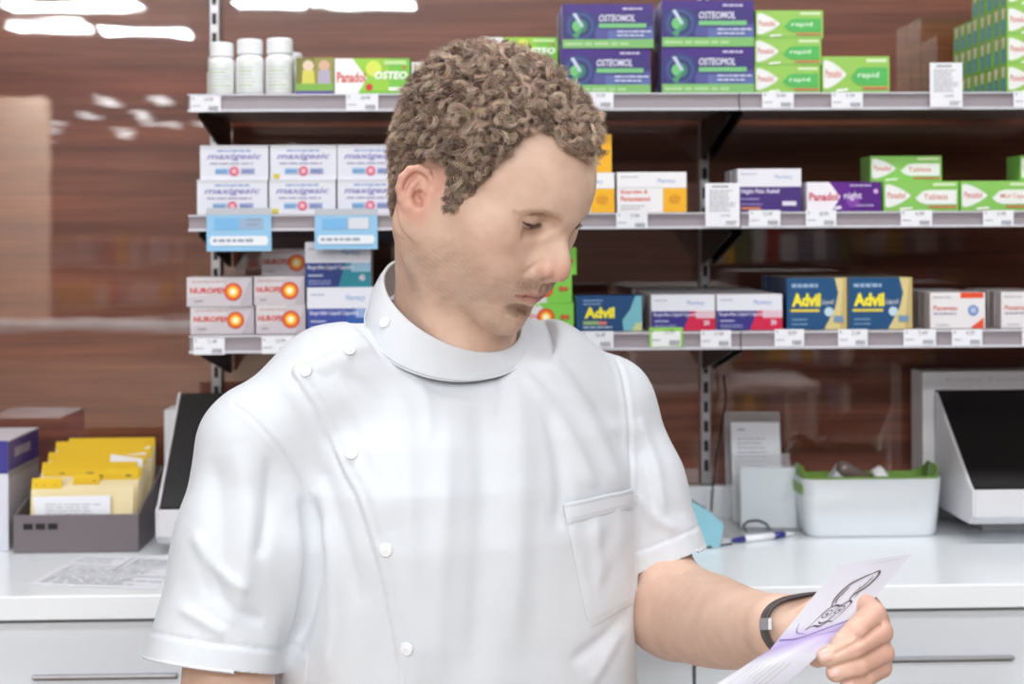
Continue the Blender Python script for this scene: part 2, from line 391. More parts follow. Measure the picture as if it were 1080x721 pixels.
def d_night(A):
    A.rect(0, 0, 1, 1, (98, 40, 140)); A.rect(0.6, 0, 1, 1, (86, 34, 128)); A.disc(0.62, 0.35, 0.22, (130, 70, 168))
    A.poly([(0, 0), (0.34, 0), (0.45, 0.5), (0.30, 1), (0, 1)], (236, 232, 240))
    A.text('Panadol', 0.03, 0.36, 0.64, (196, 52, 84), u1=0.42, bold=0.03); A.text('night', 0.5, 0.36, 0.66, (224, 210, 236), u1=0.74, bold=0.02)
    A.lines(0.58, 0.82, 0.96, 0.95, 1, (200, 180, 220), 3); A.lines(0.66, 0.14, 0.97, 0.26, 1, (188, 170, 212), 4); A.disc(0.93, 0.68, 0.08, (214, 180, 225))
    A.poly([(0.38, 0.05), (0.47, 0.09), (0.45, 0.2), (0.37, 0.14)], (226, 224, 240))
def d_maxi(A):
    A.rect(0, 0, 1, 1, (220, 222, 232)); A.rect(0, 0.90, 1, 1, (206, 206, 214))
    A.lines(0.25, 0.78, 0.75, 0.88, 1, (150, 170, 210), 2, 0.6)
    A.text('maxigesic', 0.10, 0.54, 0.76, (140, 134, 190), u1=0.90, bold=0.02, shear=0.3)
    A.lines(0.14, 0.42, 0.86, 0.50, 1, (166, 160, 190), 5, 0.6)
    A.rect(0.22, 0.16, 0.42, 0.32, (140, 182, 220)); A.rect(0.60, 0.16, 0.80, 0.32, (150, 160, 200)); A.disc(0.5, 0.24, 0.14, (214, 104, 130)); A.disc(0.5, 0.24, 0.07, (236, 180, 190))
    A.lines(0.24, 0.19, 0.4, 0.29, 1, (100, 140, 190), 6, 0.4); A.lines(0.62, 0.19, 0.78, 0.29, 1, (110, 120, 180), 7, 0.4)
def d_maxi_y(A):
    d_maxi(A); A.rect(0.05, 0.03, 0.14, 0.16, (214, 196, 60))
def d_nuro(A):
    A.rect(0, 0, 1, 1, (212, 206, 210)); A.poly([(0, 0), (1, 0), (1, 1), (0.62, 1), (0.5, 0.45), (0, 0.3)], (200, 194, 200)); A.poly([(0.8, 0), (1, 0), (1, 1), (0.9, 0.6)], (184, 176, 184))
    A.lines(0.08, 0.8, 0.7, 0.9, 1, (190, 150, 150), 9, 0.4)
    A.text('NUROFEN', 0.05, 0.44, 0.64, (208, 66, 58), u1=0.62, bold=0.03)
    A.disc(0.71, 0.5, 0.31, (208, 60, 40)); A.disc(0.71, 0.5, 0.25, (238, 128, 40)); A.disc(0.71, 0.5, 0.17, (250, 206, 70)); A.disc(0.71, 0.5, 0.1, (255, 248, 214))
    A.lines(0.12, 0.14, 0.3, 0.24, 1, (150, 140, 150), 8, 0.5)
def d_nuro_g(A):
    A.rect(0, 0, 1, 1, (214, 214, 214)); A.poly([(0.62, 0), (1, 0), (1, 1), (0.48, 1), (0.6, 0.6)], (124, 200, 78)); A.poly([(0, 0.86), (0.5, 0.9), (0.45, 1), (0, 1)], (150, 208, 110))
    A.text('NUROFEN', 0.02, 0.46, 0.62, (214, 120, 110), u1=0.44, bold=0.02)
    A.disc(0.58, 0.5, 0.31, (208, 60, 40)); A.disc(0.58, 0.5, 0.24, (238, 128, 40)); A.disc(0.58, 0.5, 0.16, (250, 206, 70)); A.disc(0.58, 0.5, 0.1, (255, 248, 214))
    A.disc(0.84, 0.5, 0.1, (190, 96, 60)); A.disc(0.91, 0.5, 0.08, (190, 96, 60))
def d_caps(c1, c2, stripe=(200, 196, 210), cnt='20'):
    def d(A):
        A.rect(0, 0, 1, 1, (226, 228, 238)); A.lines(0.05, 0.80, 0.3, 0.9, 1, (170, 176, 200), 4, .4); A.text('Pharmacy', 0.56, 0.68, 0.84, (110, 150, 206), u1=0.84, shear=0.2)
        A.rect(0.0, 0.0, 1, 0.54, c1); A.poly([(0.5, 0.0), (1, 0), (1, 0.54), (0.62, 0.54)], c2); A.rect(0.7, 0.34, 1, 0.54, stripe)
        A.text('Ibuprofen Liquid Capsules', 0.04, 0.37, 0.50, (214, 216, 236), u1=0.74, bold=0.015); A.lines(0.05, 0.22, 0.3, 0.3, 1, (190, 196, 224), 5, .5); A.lines(0.05, 0.05, 0.42, 0.17, 2, (150, 156, 206), 6, .5)
        A.text(cnt, 0.82, 0.14, 0.28, (236, 220, 228), u1=0.91, bold=0.03)
    return d
d_red = d_caps((58, 52, 130), (206, 40, 78), (222, 190, 200), '20')
d_teal = d_caps((40, 62, 130), (40, 140, 156), (150, 190, 214), '40')
d_blue = d_caps((58, 76, 158), (48, 92, 170), (150, 170, 214), '40')
def d_advil(A):
    A.rect(0, 0, 1, 1, (34, 74, 120)); A.poly([(0.72, 0), (1, 0), (1, 1), (0.9, 1), (0.82, 0.6), (0.7, 0.3)], (120, 184, 196)); A.poly([(0.84, 0), (1, 0), (1, 0.25), (0.9, 0.2)], (196, 206, 150))
    A.lines(0.1, 0.72, 0.5, 0.92, 2, (130, 160, 196), 3, .45); A.text('Advil', 0.12, 0.36, 0.68, (244, 232, 60), u1=0.58, bold=0.05)
    A.rect(0.1, 0.18, 0.34, 0.28, (150, 180, 120)); A.lines(0.1, 0.06, 0.6, 0.15, 1, (180, 200, 220), 5, .5); A.rect(0.34, 0.18, 0.46, 0.27, (214, 120, 110))
def d_advil_gold(A):
    A.rect(0, 0, 1, 1, (36, 82, 126)); n = 8
    A.poly([(0.62, 0), (1, 0), (1, 1), (0.80, 1), (0.86, 0.7), (0.8, 0.4)], (216, 200, 140)); A.poly([(0.88, 0), (1, 0), (1, 1), (0.95, 1)], (196, 176, 120))
    A.lines(0.08, 0.78, 0.66, 0.92, 1, (150, 176, 206), 3, .5); A.text('Advil', 0.08, 0.44, 0.70, (246, 232, 60), u1=0.56, bold=0.05)
    A.rect(0.06, 0.34, 0.54, 0.39, (226, 206, 80)); A.text('Liquid', 0.58, 0.46, 0.58, (226, 226, 232), u1=0.78, shear=0.2); A.disc(0.70, 0.34, 0.09, (190, 214, 226)); A.lines(0.08, 0.06, 0.4, 0.24, 2, (120, 156, 190), 7, .4)
    A.rect(0.78, 0.14, 0.94, 0.26, (120, 150, 180))
def d_ibup(A):
    A.rect(0, 0, 1, 1, (236, 236, 238)); A.lines(0.05, 0.84, 0.4, 0.93, 1, (190, 190, 200), 1, .4); A.text('Pharmacy', 0.58, 0.70, 0.84, (120, 156, 206), u1=0.84, shear=0.2); A.rect(0.0, 0.60, 1, 0.62, (206, 206, 214))
    A.text('Ibuprofen &', 0.05, 0.44, 0.56, (226, 110, 90), u1=0.44, bold=0.02); A.text('Paracetamol', 0.05, 0.28, 0.40, (226, 110, 90), u1=0.47, bold=0.02); A.lines(0.05, 0.06, 0.4, 0.2, 2, (190, 190, 196), 2, .4)
    A.rect(0.66, 0, 1, 0.60, (240, 180, 44)); A.disc(0.83, 0.32, 0.14, (226, 160, 36)); A.lines(0.74, 0.22, 0.92, 0.4, 2, (206, 140, 40), 2, .4)
def d_npr(A):
    A.rect(0, 0, 1, 1, (230, 230, 238)); A.text('Pharmacy', 0.58, 0.74, 0.86, (120, 156, 206), u1=0.86, shear=0.2); A.lines(0.05, 0.84, 0.4, 0.92, 1, (180, 186, 200), 1, .4)
    A.rect(0.0, 0, 1, 0.58, (72, 50, 120)); A.text('Night Pain Relief', 0.05, 0.40, 0.53, (226, 222, 238), u1=0.66, bold=0.02); A.lines(0.05, 0.26, 0.34, 0.34, 1, (170, 160, 206), 2, .4)
    A.rect(0.05, 0.05, 0.36, 0.11, (206, 130, 90)); A.rect(0.70, 0.14, 0.92, 0.24, (226, 222, 236)); A.lines(0.05, 0.14, 0.5, 0.22, 1, (150, 140, 196), 3, .4)
def d_pmax(A):
    A.rect(0, 0, 1, 1, (230, 228, 230)); A.rect(0.55, 0.84, 0.97, 1, (226, 84, 50)); A.lines(0.05, 0.82, 0.5, 0.93, 1, (180, 176, 186), 1, .4)
    A.text('Panamax', 0.06, 0.50, 0.64, (206, 120, 110), u1=0.50, bold=0.02); A.lines(0.06, 0.36, 0.6, 0.46, 1, (150, 150, 170), 3, .5); A.disc(0.78, 0.50, 0.15, (110, 140, 196)); A.disc(0.78, 0.50, 0.09, (180, 196, 226))
    A.poly([(0.72, 0), (0.97, 0), (0.97, 0.30)], (226, 90, 60)); A.lines(0.1, 0.06, 0.4, 0.14, 1, (190, 186, 190), 3, .5)
def d_osteomol(A):
    A.rect(0, 0, 1, 1, (62, 50, 120)); A.rect(0, 0.80, 1, 1, (70, 44, 130)); A.rect(0.36, 0.22, 1, 0.50, (84, 84, 150)); A.rect(0.5, 0.2, 1, 0.40, (96, 110, 168))
    for r, c in ((0.36, (52, 66, 120)), (0.30, (70, 84, 140)), (0.24, (50, 60, 110)), (0.16, (60, 120, 110))): A.disc(0.20, 0.50, r, c)
    A.disc(0.17, 0.50, 0.13, (110, 190, 120)); A.poly([(0.11, 0.78), (0.2, 0.5), (0.24, 0.48), (0.15, 0.8)], (196, 206, 226)); A.poly([(0.11, 0.30), (0.2, 0.45), (0.24, 0.5), (0.16, 0.2)], (80, 150, 110))
    A.text('OSTEOMOL', 0.40, 0.60, 0.76, (214, 214, 234), u1=0.80, bold=0.03, shear=0.2); A.rect(0.40, 0.46, 0.92, 0.56, (120, 190, 130)); A.lines(0.66, 0.84, 0.98, 0.94, 1, (190, 186, 220), 1, .5)
    A.lines(0.6, 0.24, 0.98, 0.42, 2, (190, 196, 226), 2, .5); A.rect(0, 0, 1, 0.20, (126, 184, 110)); A.lines(0.03, 0.03, 0.97, 0.16, 1, (170, 206, 150), 8, .5)
def s_pan(A):
    A.rect(0, 0, 1, 1, (112, 178, 50)); A.poly([(0.22, 0.94), (0.36, 0.56), (0.62, 0.56), (0.8, 0.94)], (222, 206, 186)); A.rect(0.26, 0.08, 0.74, 0.56, (52, 138, 176)); A.rect(0.4, 0.16, 0.6, 0.48, (84, 164, 196))
def s_plain(A): A.lines(0.15, 0.2, 0.85, 0.8, 3, (190, 190, 200), 3, .3)
def s_nuro(A): A.rect(0.1, 0.1, 0.9, 0.9, (176, 168, 176))

G = 'medicine boxes on the %s shelf'
# --- top shelf
def stackz(o): return o.location.z + o['h']
o = carton('green and white pack beside the bottles with a red product name', 353, 432, 59, 97, ZT, d_osteo, GRN, group=G % 'top')
carton('green and white pack partly hidden behind the curly hair at left', 434, 512, 62, 97, ZT, d_osteo, GRN, group=G % 'top', Y=1.95)
a = carton('green pack hidden low behind the hair, under the pack with the white lettering', 511, 588, 66.5, 97, ZT, d_osteo, GRN, group=G % 'top', Y=1.95)
carton('green pack just above the hair, left of the dark purple packs', 511, 588, 36, 66.3, stackz(a), d_osteo, GRN, group=G % 'top', Y=1.95)
a = carton('dark purple and green pack, lower left of the four', 591, 686, 49, 97, ZT, d_osteomol, (70, 50, 120), group=G % 'top', side=(150, 150, 180), rot=0.5)
b = carton('dark purple and green pack, upper left of the four', 593, 689, 1, 47.5, stackz(a), d_osteomol, (70, 50, 120), group=G % 'top', side=(150, 150, 180), rot=-0.4)
behind(a, 1, 0.06, 'dark purple pack standing behind the lower left one of the four'); c = behind(b, 1, 0.06, 'dark purple pack standing behind the upper left one of the four')[0]
a = carton('dark purple and green pack, lower right of the four', 698, 795, 48, 97, ZT, d_osteomol, (70, 50, 120), group=G % 'top', side=(110, 110, 150), Y=1.93)
b = carton('dark purple and green pack, upper right of the four', 698, 795, -2, 47, stackz(a), d_osteomol, (70, 50, 120), group=G % 'top', side=(110, 110, 150), rot=0.3, Y=1.93)
behind(a, 1, 0.06, 'dark purple pack standing behind the lower right one of the four'); behind(b, 1, 0.06, 'dark purple pack standing behind the upper right one of the four')
a = carton('bottom green pack of the stack of three beside the purple packs', 796, 865, 67.5, 97, ZT, d_rapid(), GRN, group=G % 'top', rot=0.3)
b = carton('middle green pack of the stack of three beside the purple packs', 796, 866, 38, 67, stackz(a), d_rapid(), GRN, group=G % 'top', rot=-0.4)
c = carton('top green pack of the stack of three beside the purple packs', 797, 868, 8.5, 37.5, stackz(b), d_rapid(), GRN, group=G % 'top', rot=0.2)
carton('single green pack right of the stack of three', 867, 938, 58, 97, ZT, d_rapid(), GRN, group=G % 'top')
# deep block of green packs at the right end, seen mostly from its side
rowsN = ('bottom', 'second', 'third', 'top'); hpx = 31.5
for c_ in range(2):
    zz = ZT
    for r in range(4):
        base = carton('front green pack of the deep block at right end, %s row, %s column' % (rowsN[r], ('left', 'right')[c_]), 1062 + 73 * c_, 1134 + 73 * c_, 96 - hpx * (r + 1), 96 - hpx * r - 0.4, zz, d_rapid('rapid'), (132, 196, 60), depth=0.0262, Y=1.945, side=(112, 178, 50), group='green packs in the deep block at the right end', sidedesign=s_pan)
        if c_ == 0:
            nb = 7 if r < 3 else 4
            behind(base, nb, 0.0272, ['green pack of the deep block, %s row, %s behind the front one' % (rowsN[r], q) for q in ('first', 'second', 'third', 'fourth', 'fifth', 'sixth', 'seventh')])
        zz = stackz(base)
# --- middle shelf
mx = []
for i, (x0, x1, nm) in enumerate(((208, 282, 'left'), (284, 354, 'middle'), (356, 425, 'right'))):
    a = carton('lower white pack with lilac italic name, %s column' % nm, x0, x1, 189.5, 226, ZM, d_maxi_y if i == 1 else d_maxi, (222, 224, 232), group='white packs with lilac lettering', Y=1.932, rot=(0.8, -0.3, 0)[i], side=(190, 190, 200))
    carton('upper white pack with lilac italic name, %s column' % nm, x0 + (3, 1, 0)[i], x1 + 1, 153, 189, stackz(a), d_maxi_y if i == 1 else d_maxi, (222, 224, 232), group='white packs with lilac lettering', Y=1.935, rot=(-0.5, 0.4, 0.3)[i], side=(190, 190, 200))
a = carton('white and orange pack half hidden by the forehead', 574, 648, 181, 223, ZM, d_ibup, (236, 236, 238), group=G % 'middle')
carton('orange pack on top of the half hidden pack behind the forehead', 571, 645, 140, 180.5, stackz(a), lambda A: (A.rect(0, 0, 1, 1, (236, 236, 238)), A.rect(0.66, 0, 1, 1, (240, 178, 40)), A.disc(0.83, 0.5, 0.14, (226, 160, 36))), (236, 236, 238), group=G % 'middle', side=(240, 178, 40))
carton('white pack with an orange corner, left of the slotted post', 651, 724, 180.5, 223, ZM, d_ibup, (236, 236, 238), group=G % 'middle')
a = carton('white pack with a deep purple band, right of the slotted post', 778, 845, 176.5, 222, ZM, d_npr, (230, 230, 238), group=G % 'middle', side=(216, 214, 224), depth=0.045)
behind(a, 1, 0.047, 'white and purple pack standing behind the one with the purple band')
carton('purple and white pack with a red product name', 851, 929, 191, 222, ZM, d_night, (98, 40, 140), group=G % 'middle', side=(220, 214, 226))
a = carton('green pack with a white lozenge, left one on the middle shelf', 932, 1011, 190.5, 222, ZM, d_tabs, (136, 196, 96), group=G % 'middle')
carton('green pack lying on top of the left green one, middle shelf', 918, 993, 163, 190.2, stackz(a), d_tabs, (136, 196, 96), group=G % 'middle', Y=1.95)
a = carton('green pack at the right end of the middle shelf, lower one', 1013, 1092, 190.5, 222, ZM, d_mini, (136, 196, 96), group=G % 'middle')
carton('green pack at the right edge of the picture, on top of another', 1076, 1150, 163, 190.2, stackz(a), d_tabs, (136, 196, 96), group=G % 'middle', Y=1.95)
carton('green pack standing at the far right end of the middle shelf', 1093, 1160, 190.5, 222, ZM, d_tabs, (136, 196, 96), group=G % 'middle')
# --- lower shelf
gn = 'silver packs with orange target marks'
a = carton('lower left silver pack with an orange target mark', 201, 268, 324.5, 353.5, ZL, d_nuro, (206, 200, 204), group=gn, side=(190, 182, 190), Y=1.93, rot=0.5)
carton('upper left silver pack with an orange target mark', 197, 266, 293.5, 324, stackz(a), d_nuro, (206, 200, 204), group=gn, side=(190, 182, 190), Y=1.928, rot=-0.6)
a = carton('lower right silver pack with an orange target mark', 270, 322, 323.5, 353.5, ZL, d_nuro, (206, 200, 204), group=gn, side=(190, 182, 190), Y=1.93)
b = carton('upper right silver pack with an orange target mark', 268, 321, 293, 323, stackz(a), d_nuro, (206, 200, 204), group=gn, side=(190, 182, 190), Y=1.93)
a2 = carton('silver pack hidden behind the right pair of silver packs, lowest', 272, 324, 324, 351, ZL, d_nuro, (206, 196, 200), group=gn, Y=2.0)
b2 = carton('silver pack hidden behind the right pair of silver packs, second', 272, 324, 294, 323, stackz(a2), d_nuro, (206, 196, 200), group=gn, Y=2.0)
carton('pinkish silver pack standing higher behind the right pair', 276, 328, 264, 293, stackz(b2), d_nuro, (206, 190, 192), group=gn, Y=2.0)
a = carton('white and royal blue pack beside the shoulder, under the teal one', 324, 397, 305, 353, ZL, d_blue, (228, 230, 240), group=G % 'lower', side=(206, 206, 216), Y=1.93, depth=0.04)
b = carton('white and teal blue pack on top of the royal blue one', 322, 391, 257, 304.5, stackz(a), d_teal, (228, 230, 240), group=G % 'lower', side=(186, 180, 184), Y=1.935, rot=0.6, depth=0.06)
carton('white pack with red print low behind the neck', 401, 470, 289, 348, ZL, d_red, (228, 222, 226), group=G % 'lower', Y=1.98)
a = carton('green pack with an orange target beside the chin, lowest', 535, 605, 318, 348, ZL, d_nuro_g, (200, 210, 190), group='green packs with orange targets', side=(120, 190, 80))
b = carton('green pack with an orange target beside the mouth, second', 535, 603, 288, 317.5, stackz(a), d_nuro_g, (200, 210, 190), group='green packs with orange targets', side=(120, 190, 80), rot=-1)
carton('green pack with an orange target beside the nose, topmost', 541, 608, 259, 287.5, stackz(b), d_nuro_g, (200, 210, 190), group='green packs with orange targets', side=(120, 190, 80))
carton('dark blue and teal pack with yellow name, nearest the face', 608, 677, 312, 349, ZL, d_advil, (34, 74, 120), group=G % 'lower', side=(120, 170, 180), rot=1.0)
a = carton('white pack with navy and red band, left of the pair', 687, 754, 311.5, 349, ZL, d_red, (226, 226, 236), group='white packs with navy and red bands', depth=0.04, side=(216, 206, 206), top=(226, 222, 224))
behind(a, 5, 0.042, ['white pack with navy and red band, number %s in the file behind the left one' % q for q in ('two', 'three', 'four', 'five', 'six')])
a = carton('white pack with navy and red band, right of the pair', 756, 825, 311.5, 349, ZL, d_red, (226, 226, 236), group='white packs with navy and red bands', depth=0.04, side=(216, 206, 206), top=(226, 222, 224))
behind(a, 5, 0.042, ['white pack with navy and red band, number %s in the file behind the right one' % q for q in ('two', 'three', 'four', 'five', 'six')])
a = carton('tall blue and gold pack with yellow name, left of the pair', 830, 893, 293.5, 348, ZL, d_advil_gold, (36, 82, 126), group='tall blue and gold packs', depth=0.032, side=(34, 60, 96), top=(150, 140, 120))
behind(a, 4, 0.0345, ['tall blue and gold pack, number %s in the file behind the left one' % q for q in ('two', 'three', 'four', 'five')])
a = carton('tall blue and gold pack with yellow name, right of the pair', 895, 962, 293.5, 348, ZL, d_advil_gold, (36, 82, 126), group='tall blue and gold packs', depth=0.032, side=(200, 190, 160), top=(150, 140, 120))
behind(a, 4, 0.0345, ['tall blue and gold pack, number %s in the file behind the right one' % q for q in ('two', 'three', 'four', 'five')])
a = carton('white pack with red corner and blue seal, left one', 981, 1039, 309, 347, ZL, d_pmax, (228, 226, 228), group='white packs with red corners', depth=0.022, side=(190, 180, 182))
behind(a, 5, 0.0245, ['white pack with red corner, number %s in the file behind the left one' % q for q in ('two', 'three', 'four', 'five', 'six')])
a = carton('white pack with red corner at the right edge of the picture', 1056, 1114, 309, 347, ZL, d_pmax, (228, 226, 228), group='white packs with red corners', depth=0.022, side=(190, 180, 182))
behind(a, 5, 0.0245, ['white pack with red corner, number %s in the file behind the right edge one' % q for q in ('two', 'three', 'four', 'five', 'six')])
carton('small green and gold picture pack between bottles and green pack', 312, 352, 59, 98, ZT, lambda A: (A.rect(0, 0, 1, 1, (150, 146, 70)), A.rect(0, 0.3, 0.5, 1, (120, 120, 50)), A.disc(0.33, 0.78, 0.15, (226, 206, 180)), A.disc(0.75, 0.78, 0.15, (214, 176, 150)), A.poly([(0.16, 0.3), (0.5, 0.3), (0.48, 0.66), (0.18, 0.66)], (214, 206, 90)), A.poly([(0.58, 0.3), (0.92, 0.3), (0.9, 0.66), (0.6, 0.66)], (176, 170, 190)), A.rect(0, 0.1, 1, 0.3, (126, 176, 70)), A.rect(0, 0, 1, 0.1, (80, 60, 150))), (120, 130, 70), group=G % 'top', depth=0.03)

# --- bottles
BOT = mat('white_bottle_plastic', (236, 238, 242), rough=0.3, var=0.01); CAPM = mat('ribbed_white_cap', (240, 242, 245), rough=0.4, var=0.01)
def bottle(x0, x1, y0, y1, Y, label, dark=False):
    a = W(x0, 90, Y); b = W(x1, 90, Y); r = (b.x - a.x) / 2; h = (y1 - y0) / F * Y
    e = empty('pill_bottle', ((a.x + b.x) / 2, Y + r, ZT + 0.0003), label, 'bottle', 'white pill bottles')
    hs = h * 0.70
    m = MB(); m.lathe([(r * 0.94, 0), (r, 0.002), (r, hs * 0.88), (r * 0.93, hs * 0.97), (r * 0.80, hs * 1.02), (r * 0.80, hs * 1.06)], (0, 0, 0), BOT)
    m.build('bottle_body', e)
    m = MB(); n = 40; prof = [(r * 0.90, hs * 1.05), (r * 0.90, h * 0.97), (r * 0.84, h)]
    vs = []; fs = []
    for rr, z in prof:
        for k in range(n): q = rr * (1 + (0.012 if k % 2 else -0.012)); vs.append((q * math.cos(2 * PI * k / n), q * math.sin(2 * PI * k / n), z))
    for i in range(2):
        for k in range(n): fs.append((i * n + k, i * n + (k + 1) % n, (i + 1) * n + (k + 1) % n, (i + 1) * n + k))
    fs += [tuple(range(n))[::-1], tuple(2 * n + k for k in range(n))]
    m.add(vs, fs, CAPM); m.build('screw_cap', e)
    m = MB(); n = 14  # wrapped paper label with small print
    rr = r + 0.0003; A0 = math.radians(205); A1 = math.radians(335)
    def lab(u0, u1, v0, v1, c, dr):
        vs = []; fs = []
        for i in range(n + 1):
            an = A0 + (A1 - A0) * (u0 + (u1 - u0) * i / n)
            for v in (v0, v1): vs.append(((rr + dr) * math.cos(an), (rr + dr) * math.sin(an), hs * v))
        for i in range(n): fs.append((2 * i, 2 * i + 2, 2 * i + 3, 2 * i + 1))
        m.add(vs, fs, paint(c), True)
    lab(0, 1, 0.08, 0.84, (230, 234, 232), 0)
    rnd = random.Random(x0)
    for k in range(7): lab(0.12, rnd.uniform(0.6, 0.9), 0.14 + k * 0.09, 0.165 + k * 0.09, (170, 196, 150) if k in (1, 5) else (196, 204, 204), 0.0003)
    if dark: lab(0.60, 0.98, 0.25, 0.78, (60, 70, 100), 0.0004); lab(0.6, 0.98, 0.10, 0.22, (150, 180, 130), 0.0004)
    m.build('bottle_label', e)
bottle(217.5, 245.5, 43, 99, 1.935, 'white pill bottle, leftmost on the top shelf')
bottle(246.5, 276.5, 39.5, 99, 1.935, 'white pill bottle, middle of the front three')
bottle(278, 308.5, 38.5, 99, 1.935, 'white pill bottle with a dark picture label, beside the picture pack')
bottle(291, 318.5, 47, 97, 2.0, 'white pill bottle half hidden behind the right front bottle')
bottle(216, 244, 49, 97, 2.02, 'white pill bottle half hidden behind the leftmost bottle')

# --- price tickets and shelf cards
def ticket(x0, x1, y0, y1, label, border=None, tall=False, price='9.99', Yp=YF - 0.0079, wt=None):
    a = W(x0, y1, Yp); b = W(x1, y0, Yp); w = b.x - a.x; h = b.z - a.z
    m = MB(); m.box(-w / 2, w / 2, 0, 0.0006, 0, h, CARD); A = Art(m, (-w / 2, 0, 0), (1, 0, 0), (0, 0, 1), w, h)
    if border: A.rect(0, 0, 1, 1, border); A.rect(0.07, 0.02, 0.93, 0.80, (236, 238, 240))
    if tall:
        A.lines(0.2, 0.89, 0.8, 0.95, 1, (120, 122, 130), 4, .6); A.lines(0.12, 0.34, 0.88, 0.86, 9, (150, 152, 160), 5, .35); A.text(price, 0.45, 0.22, 0.28, (120, 122, 130), u1=0.72); A.lines(0.6, 0.04, 0.92, 0.14, 2, (140, 142, 150), 2, .5)
    else:
        A.text('$', 0.06, 0.74, 0.92, (120, 122, 132), u1=0.12); A.text(price, 0.46, 0.66, 0.90, (104, 106, 118), u1=0.74); A.lines(0.06, 0.30, 0.42, 0.44, 1, (160, 162, 172), 1, .5)
        for k in range(9): A.rect(0.60 + k * 0.036, 0.10, 0.60 + k * 0.036 + (0.02 if k % 3 else 0.028), 0.36, (150, 152, 162))
    o = m.build('shelf_card' if tall else 'price_ticket'); o.location = ((a.x + b.x) / 2, Yp, a.z)
    tag(o, label, 'card' if tall else 'price tag', 'tall white shelf cards' if tall else 'white price tickets')
T = [(201, 233, 101, 118, 'at the left end of the top shelf, under the first bottle', '14.99'), (365, 399, 99, 117, 'on the top shelf under the green and white pack', '24.99'), (613, 647, 97, 114, 'on the top shelf under the dark purple packs', '19.99'),
     (804, 837, 97, 114, 'on the top shelf under the stack of three green packs', '9.99'), (877, 910, 97, 114, 'on the top shelf under the single green pack', '7.99'), (1069, 1102, 96, 113, 'on the top shelf under the deep green block', '8.99'),
     (650, 683, 224, 241, 'under the white and orange pack', '7.99'), (790, 823, 221.5, 238.5, 'under the white pack with the purple band', '12.49'), (850, 882, 221.5, 238.5, 'under the purple and white pack', '8.99'), (950, 983, 221.5, 238.5, 'under the left green pack of the middle shelf', '4.99'), (1037, 1069, 221.5, 238.5, 'at the right end of the middle shelf', '5.99'),
     (204, 237, 356, 374, 'at the left end of the lower shelf', '11.49'), (276, 309, 355, 373, 'under the right silver pack with orange target', '13.99'), (332, 364, 354, 372, 'under the royal blue pack, next to the shoulder', '15.99'), (613, 647, 349, 367, 'under the dark blue and teal pack', '16.49'),
     (739, 771, 348, 366, 'between the two white packs with red bands', '17.99'), (817, 848, 347, 365, 'left below the first blue and gold pack', '18.99'), (884, 915, 347, 365, 'between the two blue and gold packs', '21.49'), (953, 987, 347, 364.5, 'left below the first red cornered pack', '3.49'), (1004, 1036, 347, 364.5, 'under the right half of the red cornered pack', '4.29'), (1078, 1100, 346, 364, 'at the right end of the lower shelf', '5.49')]
for x0, x1, y0, y1, l, p in T: ticket(x0, x1, y0, y1, 'white price ticket ' + l, price=p)
ticket(685, 720, 345, 366, 'white price ticket with a bright green border on the lower shelf', border=(150, 210, 90), price='12.99')
ticket(981, 1015, 66, 113, 'tall white notice card standing on the top shelf rail', tall=True, price='13.99', Yp=YF - 0.0095)
ticket(744, 780, 193, 239, 'tall white notice card on the middle rail before the post', tall=True, price='10.99', Yp=YF - 0.0095)
SKY = mat('sky_blue_card', (146, 196, 230), rough=0.4, var=0.01)
for (x0, x1, y0, y1, l) in ((218, 286, 219, 265, 'light blue hanging card holder under the left white packs'), (332, 398, 220, 263, 'light blue hanging card holder above the teal pack')):
    Yp = YF - 0.0095; a = W(x0, y1, Yp); b = W(x1, y0, Yp); w = b.x - a.x; h = b.z - a.z
    e = empty('card_holder', ((a.x + b.x) / 2, Yp, a.z), l, 'card holder', 'light blue card holders')
    m = MB(); m.box(-w / 2, w / 2, 0, 0.0012, 0, h, SKY); A = Art(m, (-w / 2, 0, 0), (1, 0, 0), (0, 0, 1), w, h)
    A.rect(0, 0.84, 1, 1, (186, 190, 198)); A.rect(0.12, 0.50, 0.88, 0.76, (150, 176, 206)); A.rect(0.12, 0.50, 0.50, 0.76, (120, 180, 226)); A.lines(0.62, 0.56, 0.84, 0.8, 2, (150, 156, 170), 2, .4)
    if x0 > 300: A.rect(0.54, 0.50, 0.86, 0.78, (214, 218, 226))
    A.poly([(0.04, 0.24), (0.07, 0.13), (0.93, 0.13), (0.96, 0.24), (0.93, 0.35), (0.07, 0.35)], (230, 236, 242)); A.lines(0.10, 0.18, 0.90, 0.30, 1, (150, 160, 176), 4, .6)
    m.build('printed_card', e)
    m = MB(); m.box(-w / 2, w / 2, 0.0014, 0.0024, h * 0.70, h * 1.0, LIPM); m.build('clip_strip', e)
